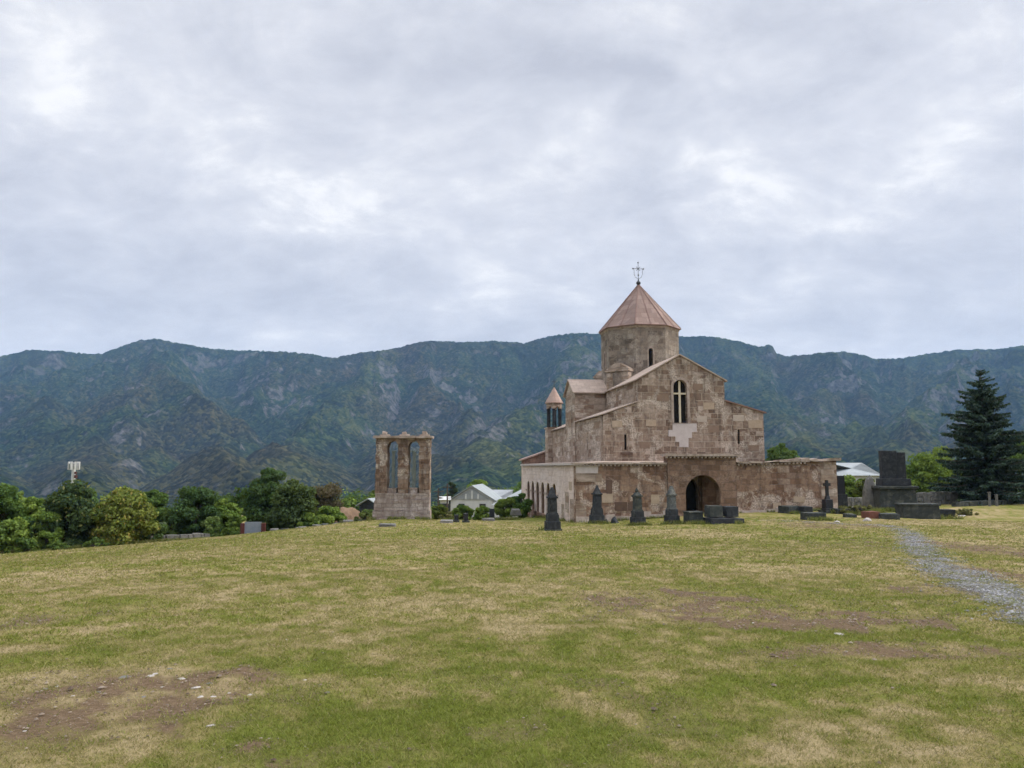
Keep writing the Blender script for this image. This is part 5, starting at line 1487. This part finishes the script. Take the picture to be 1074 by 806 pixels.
# spruce
def spruce(px, py_top, d, rmax, label):
    r = np.random.default_rng(77)
    p = at(px, py_top, d); g = gz1(p.x, p.y); H = p.z - g
    o = empty('spruce_tree', (p.x, p.y, g), 0, label, 'tree')
    bm = NB(); tube(bm, [(0, 0, -0.3), (0.03, 0, H * 0.5), (0, 0, H * 0.99)], [0.24, 0.14, 0.015], 8)
    V, Fq, Cc = [], [], []; off = 0
    z = 0.55
    cen, dirn, lens = [], [], []
    while z < H - 0.25:
        f = z / H
        Lz = rmax * (1 - f) ** 0.88 * (1.0 if f > 0.08 else 0.85) + 0.12
        nb = int(6 + 7 * (1 - f))
        a0 = r.uniform(0, 6.28)
        for k in range(nb):
            a = a0 + 2 * PI * k / nb + r.uniform(-.4, .4); z_ = z; z = z_ + r.uniform(-0.26, 0.26)
            L = Lz * r.uniform(0.55, 1.12) * (1.45 if (f > 0.5 and r.random() < 0.25) else 1)
            n = max(5, int(L / 0.16)); u = np.linspace(0.12, 1, n)
            droop = -0.26 * L * u * (1 - f * 0.9) + 0.13 * L * u ** 3 + (0.12 * L * u if f > 0.7 else 0)
            x, y, zz_ = np.cos(a) * L * u, np.sin(a) * L * u, np.maximum(z + droop, 0.12)
            tube(bm, [(0, 0, z), (x[n // 2], y[n // 2], zz_[n // 2]), (x[-1], y[-1], zz_[-1])], [0.05 * (1 - f) + 0.012, 0.03 * (1 - f) + 0.01, 0.006], 4)
            for j in range(n):
                sp = 0.60 * (1 - 0.6 * u[j]) * min(1, L / 2.2) + 0.10
                for sd in (-1, 1, 0, 0):
                    ln = sp * r.uniform(0.6, 1.25)
                    if sd: dv = np.array([np.cos(a + sd * 0.9), np.sin(a + sd * 0.9), -0.28 + r.normal(0, .15)])
                    else: dv = np.array([np.cos(a) * 0.5 + r.normal(0, .35), np.sin(a) * 0.5 + r.normal(0, .35), -0.95 + r.normal(0, .3)])
                    dv /= np.linalg.norm(dv)
                    cen.append((x[j], y[j], zz_[j])); dirn.append(dv); lens.append(ln)
            z = z_
        z += 0.50 * (1.05 - 0.35 * f) * r.uniform(0.8, 1.25)
    cen, dirn, lens = np.array(cen), np.array(dirn), np.array(lens)
    # each spray: three blades of needles
    allv, allc = [], []
    for q in range(3):
        n = len(cen)
        dd = dirn + r.normal(0, 0.18, (n, 3)); dd /= np.linalg.norm(dd, axis=1)[:, None]
        s = np.cross(dd, r.normal(0, 1, (n, 3))); s /= np.linalg.norm(s, axis=1)[:, None]
        w = (0.035 + 0.10 * lens * r.uniform(0.6, 1.2, n))[:, None]; L = lens[:, None] * r.uniform(0.7, 1.1, (n, 1))
        v = np.stack([cen, cen + dd * L * 0.55 + s * w, cen + dd * L, cen + dd * L * 0.55 - s * w], 1).reshape(-1, 3)
        t = r.uniform(0, 1, (n, 1))
        c = np.array([0.012, 0.028, 0.018]) * (1 - t) + np.array([0.060, 0.105, 0.066]) * t
        m = r.random(n) < 0.16; c[m] = np.array([0.10, 0.14, 0.115]) * r.uniform(0.7, 1.2, (m.sum(), 1))
        allv.append(v); allc.append(np.repeat(c, 4, 0))
    v = np.concatenate(allv); f = np.arange(len(v)).reshape(-1, 4)
    np_mesh('boughs', v, f, M_needle, o, col=np.concatenate(allc))
    finish(bm, 'trunk', M_bark, o)


spruce(1028, 387, 79, 6.3, 'tall dark blue-green spruce with drooping boughs on the right')

# ------------------------------------------------------------------ haze
box_bm = NB(); box(box_bm, -4800, 4800, -4800, 4800, -40, 640)
t = NT('thin_haze')
pv = t.n('ShaderNodeVolumePrincipled', inp={'Color': (0.36, 0.60, 1.0, 1), 'Density': 0.78e-4, 'Anisotropy': 0.0})
t.l(pv.outputs[0], t.out.inputs['Volume'])
hz = finish(box_bm, 'haze', t.m); hz['kind'] = 'stuff'; hz['label'] = 'thin blue haze in the valley air'; hz['category'] = 'haze'

# ------------------------------------------------------------------ sky and light
SUN_EL, SUN_AZ = R(36), R(88)      # azimuth clockwise from the view direction (+y)
w = bpy.data.worlds.new('World'); scene.world = w; w.use_nodes = True
nt = w.node_tree; nt.nodes.clear()


class WT(NT):
    def __init__(s, tree): s.t = tree


t = WT(nt)
outn = t.n('ShaderNodeOutputWorld')
sky = t.n('ShaderNodeTexSky'); sky.sky_type = 'NISHITA'; sky.sun_disc = False
sky.sun_elevation = SUN_EL; sky.sun_rotation = SUN_AZ; sky.air_density = 1.0; sky.dust_density = 2.0; sky.altitude = 800
D = t.n('ShaderNodeTexCoord').outputs['Generated']
s = t.n('ShaderNodeSeparateXYZ', inp={'Vector': D})
zc = t.math('ADD', t.math('MAXIMUM', s.outputs['Z'], 0.0), 0.36)
pl = t.n('ShaderNodeCombineXYZ', inp={'X': t.math('DIVIDE', s.outputs['X'], zc), 'Y': t.math('DIVIDE', s.outputs['Y'], zc), 'Z': 0.0}).outputs[0]
n1 = t.noise(t.mapping(pl, (1, 1, 1), (2.3, 0.4, 0)), 1.25, 3, 0.5, 0.3)
n2 = t.noise(t.mapping(pl, (1.0, 1.25, 1), (7.1, 3.4, 0)), 3.2, 10, 0.60, 0.5)
n3 = t.noise(t.mapping(pl, (1, 1.3, 1), (1.7, 9.4, 0)), 7.0, 8, 0.62, 0.3)
cl = t.math('ADD', t.math('MULTIPLY', n1, 0.62), t.math('MULTIPLY', n2, 0.58))
cl = t.math('ADD', cl, t.math('MULTIPLY', n3, 0.40))
cl = t.math('SUBTRACT', cl, 0.305)


def glow(px, py, k, amt):
    r_ = Vector(ray(px, py)).normalized()
    dp = t.n('ShaderNodeVectorMath', operation='DOT_PRODUCT'); t.l(D, dp.inputs[0]); dp.inputs[1].default_value = r_
    return t.math('MULTIPLY', t.math('POWER', t.math('MAXIMUM', dp.outputs['Value'], 0.0), k), amt)


for px, py, k, amt in ((55, 120, 160, 0.012), (270, 110, 160, 0.05), (330, 120, 12, -0.02), (310, 190, 160, 0.05), (500, 40, 60, 0.05), (1010, 270, 110, 0.07), (150, 270, 50, -0.05), (640, 200, 40, -0.02), (950, 80, 40, -0.035), (40, 10, 200, -0.06), (380, 120, 200, -0.03)):
    cl = t.math('ADD', cl, glow(px, py, k, amt))
cc = t.ramp(cl, [(0.33, (0.55, 0.57, 0.64)), (0.44, (0.65, 0.67, 0.735)), (0.53, (0.74, 0.755, 0.81)), (0.585, (0.83, 0.84, 0.875)), (0.635, (0.96, 0.96, 0.97)), (0.74, (1.08, 1.08, 1.07))])
low = t.ramp(s.outputs['Z'], [(0.12, 1.0), (0.30, 0.0)])
cc = t.mix(t.math('MULTIPLY', low, 0.35), cc, (0.70, 0.735, 0.80))
zen = t.ramp(s.outputs['Z'], [(0.58, 0.0), (0.92, 1.0)])
gain = t.math('ADD', 5.4, t.math('MULTIPLY', zen, 13.0))
vm = t.n('ShaderNodeVectorMath', operation='SCALE'); t.l(cc, vm.inputs[0]); t.l(gain, vm.inputs['Scale'])
mx = t.mix(0.96, sky.outputs[0], vm.outputs[0])
bg = t.n('ShaderNodeBackground', inp={'Strength': 0.1}); t.l(mx, bg.inputs['Color'])
t.l(bg.outputs[0], outn.inputs['Surface'])

sl = bpy.data.lights.new('sun', 'SUN'); sl.energy = 1.5; sl.angle = R(14); sl.color = (1.0, 0.95, 0.88)
so = bpy.data.objects.new('sun', sl); COL.objects.link(so)
sd = Vector((math.sin(SUN_AZ) * math.cos(SUN_EL), math.cos(SUN_AZ) * math.cos(SUN_EL), math.sin(SUN_EL)))
so.rotation_euler = sd.to_track_quat('Z', 'Y').to_euler(); so.location = (0, 0, 60)

# ------------------------------------------------------------------ camera and render
cam = bpy.data.cameras.new('camera'); co = bpy.data.objects.new('camera', cam); COL.objects.link(co)
cam.sensor_fit = 'HORIZONTAL'; cam.sensor_width = 36.0; cam.lens = 36.0 * F / 1074.0
cam.clip_start = 0.1; cam.clip_end = 20000
co.location = (0, 0, EYE); co.rotation_euler = (PI / 2 + PITCH, 0, 0)
scene.camera = co
vs = scene.view_settings
vs.view_transform = 'Standard'; vs.look = 'None'; vs.gamma = 1; vs.use_curve_mapping = False; vs.exposure = 1.0
cy = scene.cycles
cy.max_bounces = 5; cy.diffuse_bounces = 3; cy.glossy_bounces = 2; cy.transmission_bounces = 3; cy.volume_bounces = 1; cy.transparent_max_bounces = 8
cy.use_denoising = True
cy.denoising_prefilter = 'FAST'
try: cy.denoiser = 'OPENIMAGEDENOISE'
except Exception: pass
cy.use_adaptive_sampling = True; cy.adaptive_threshold = 0.02
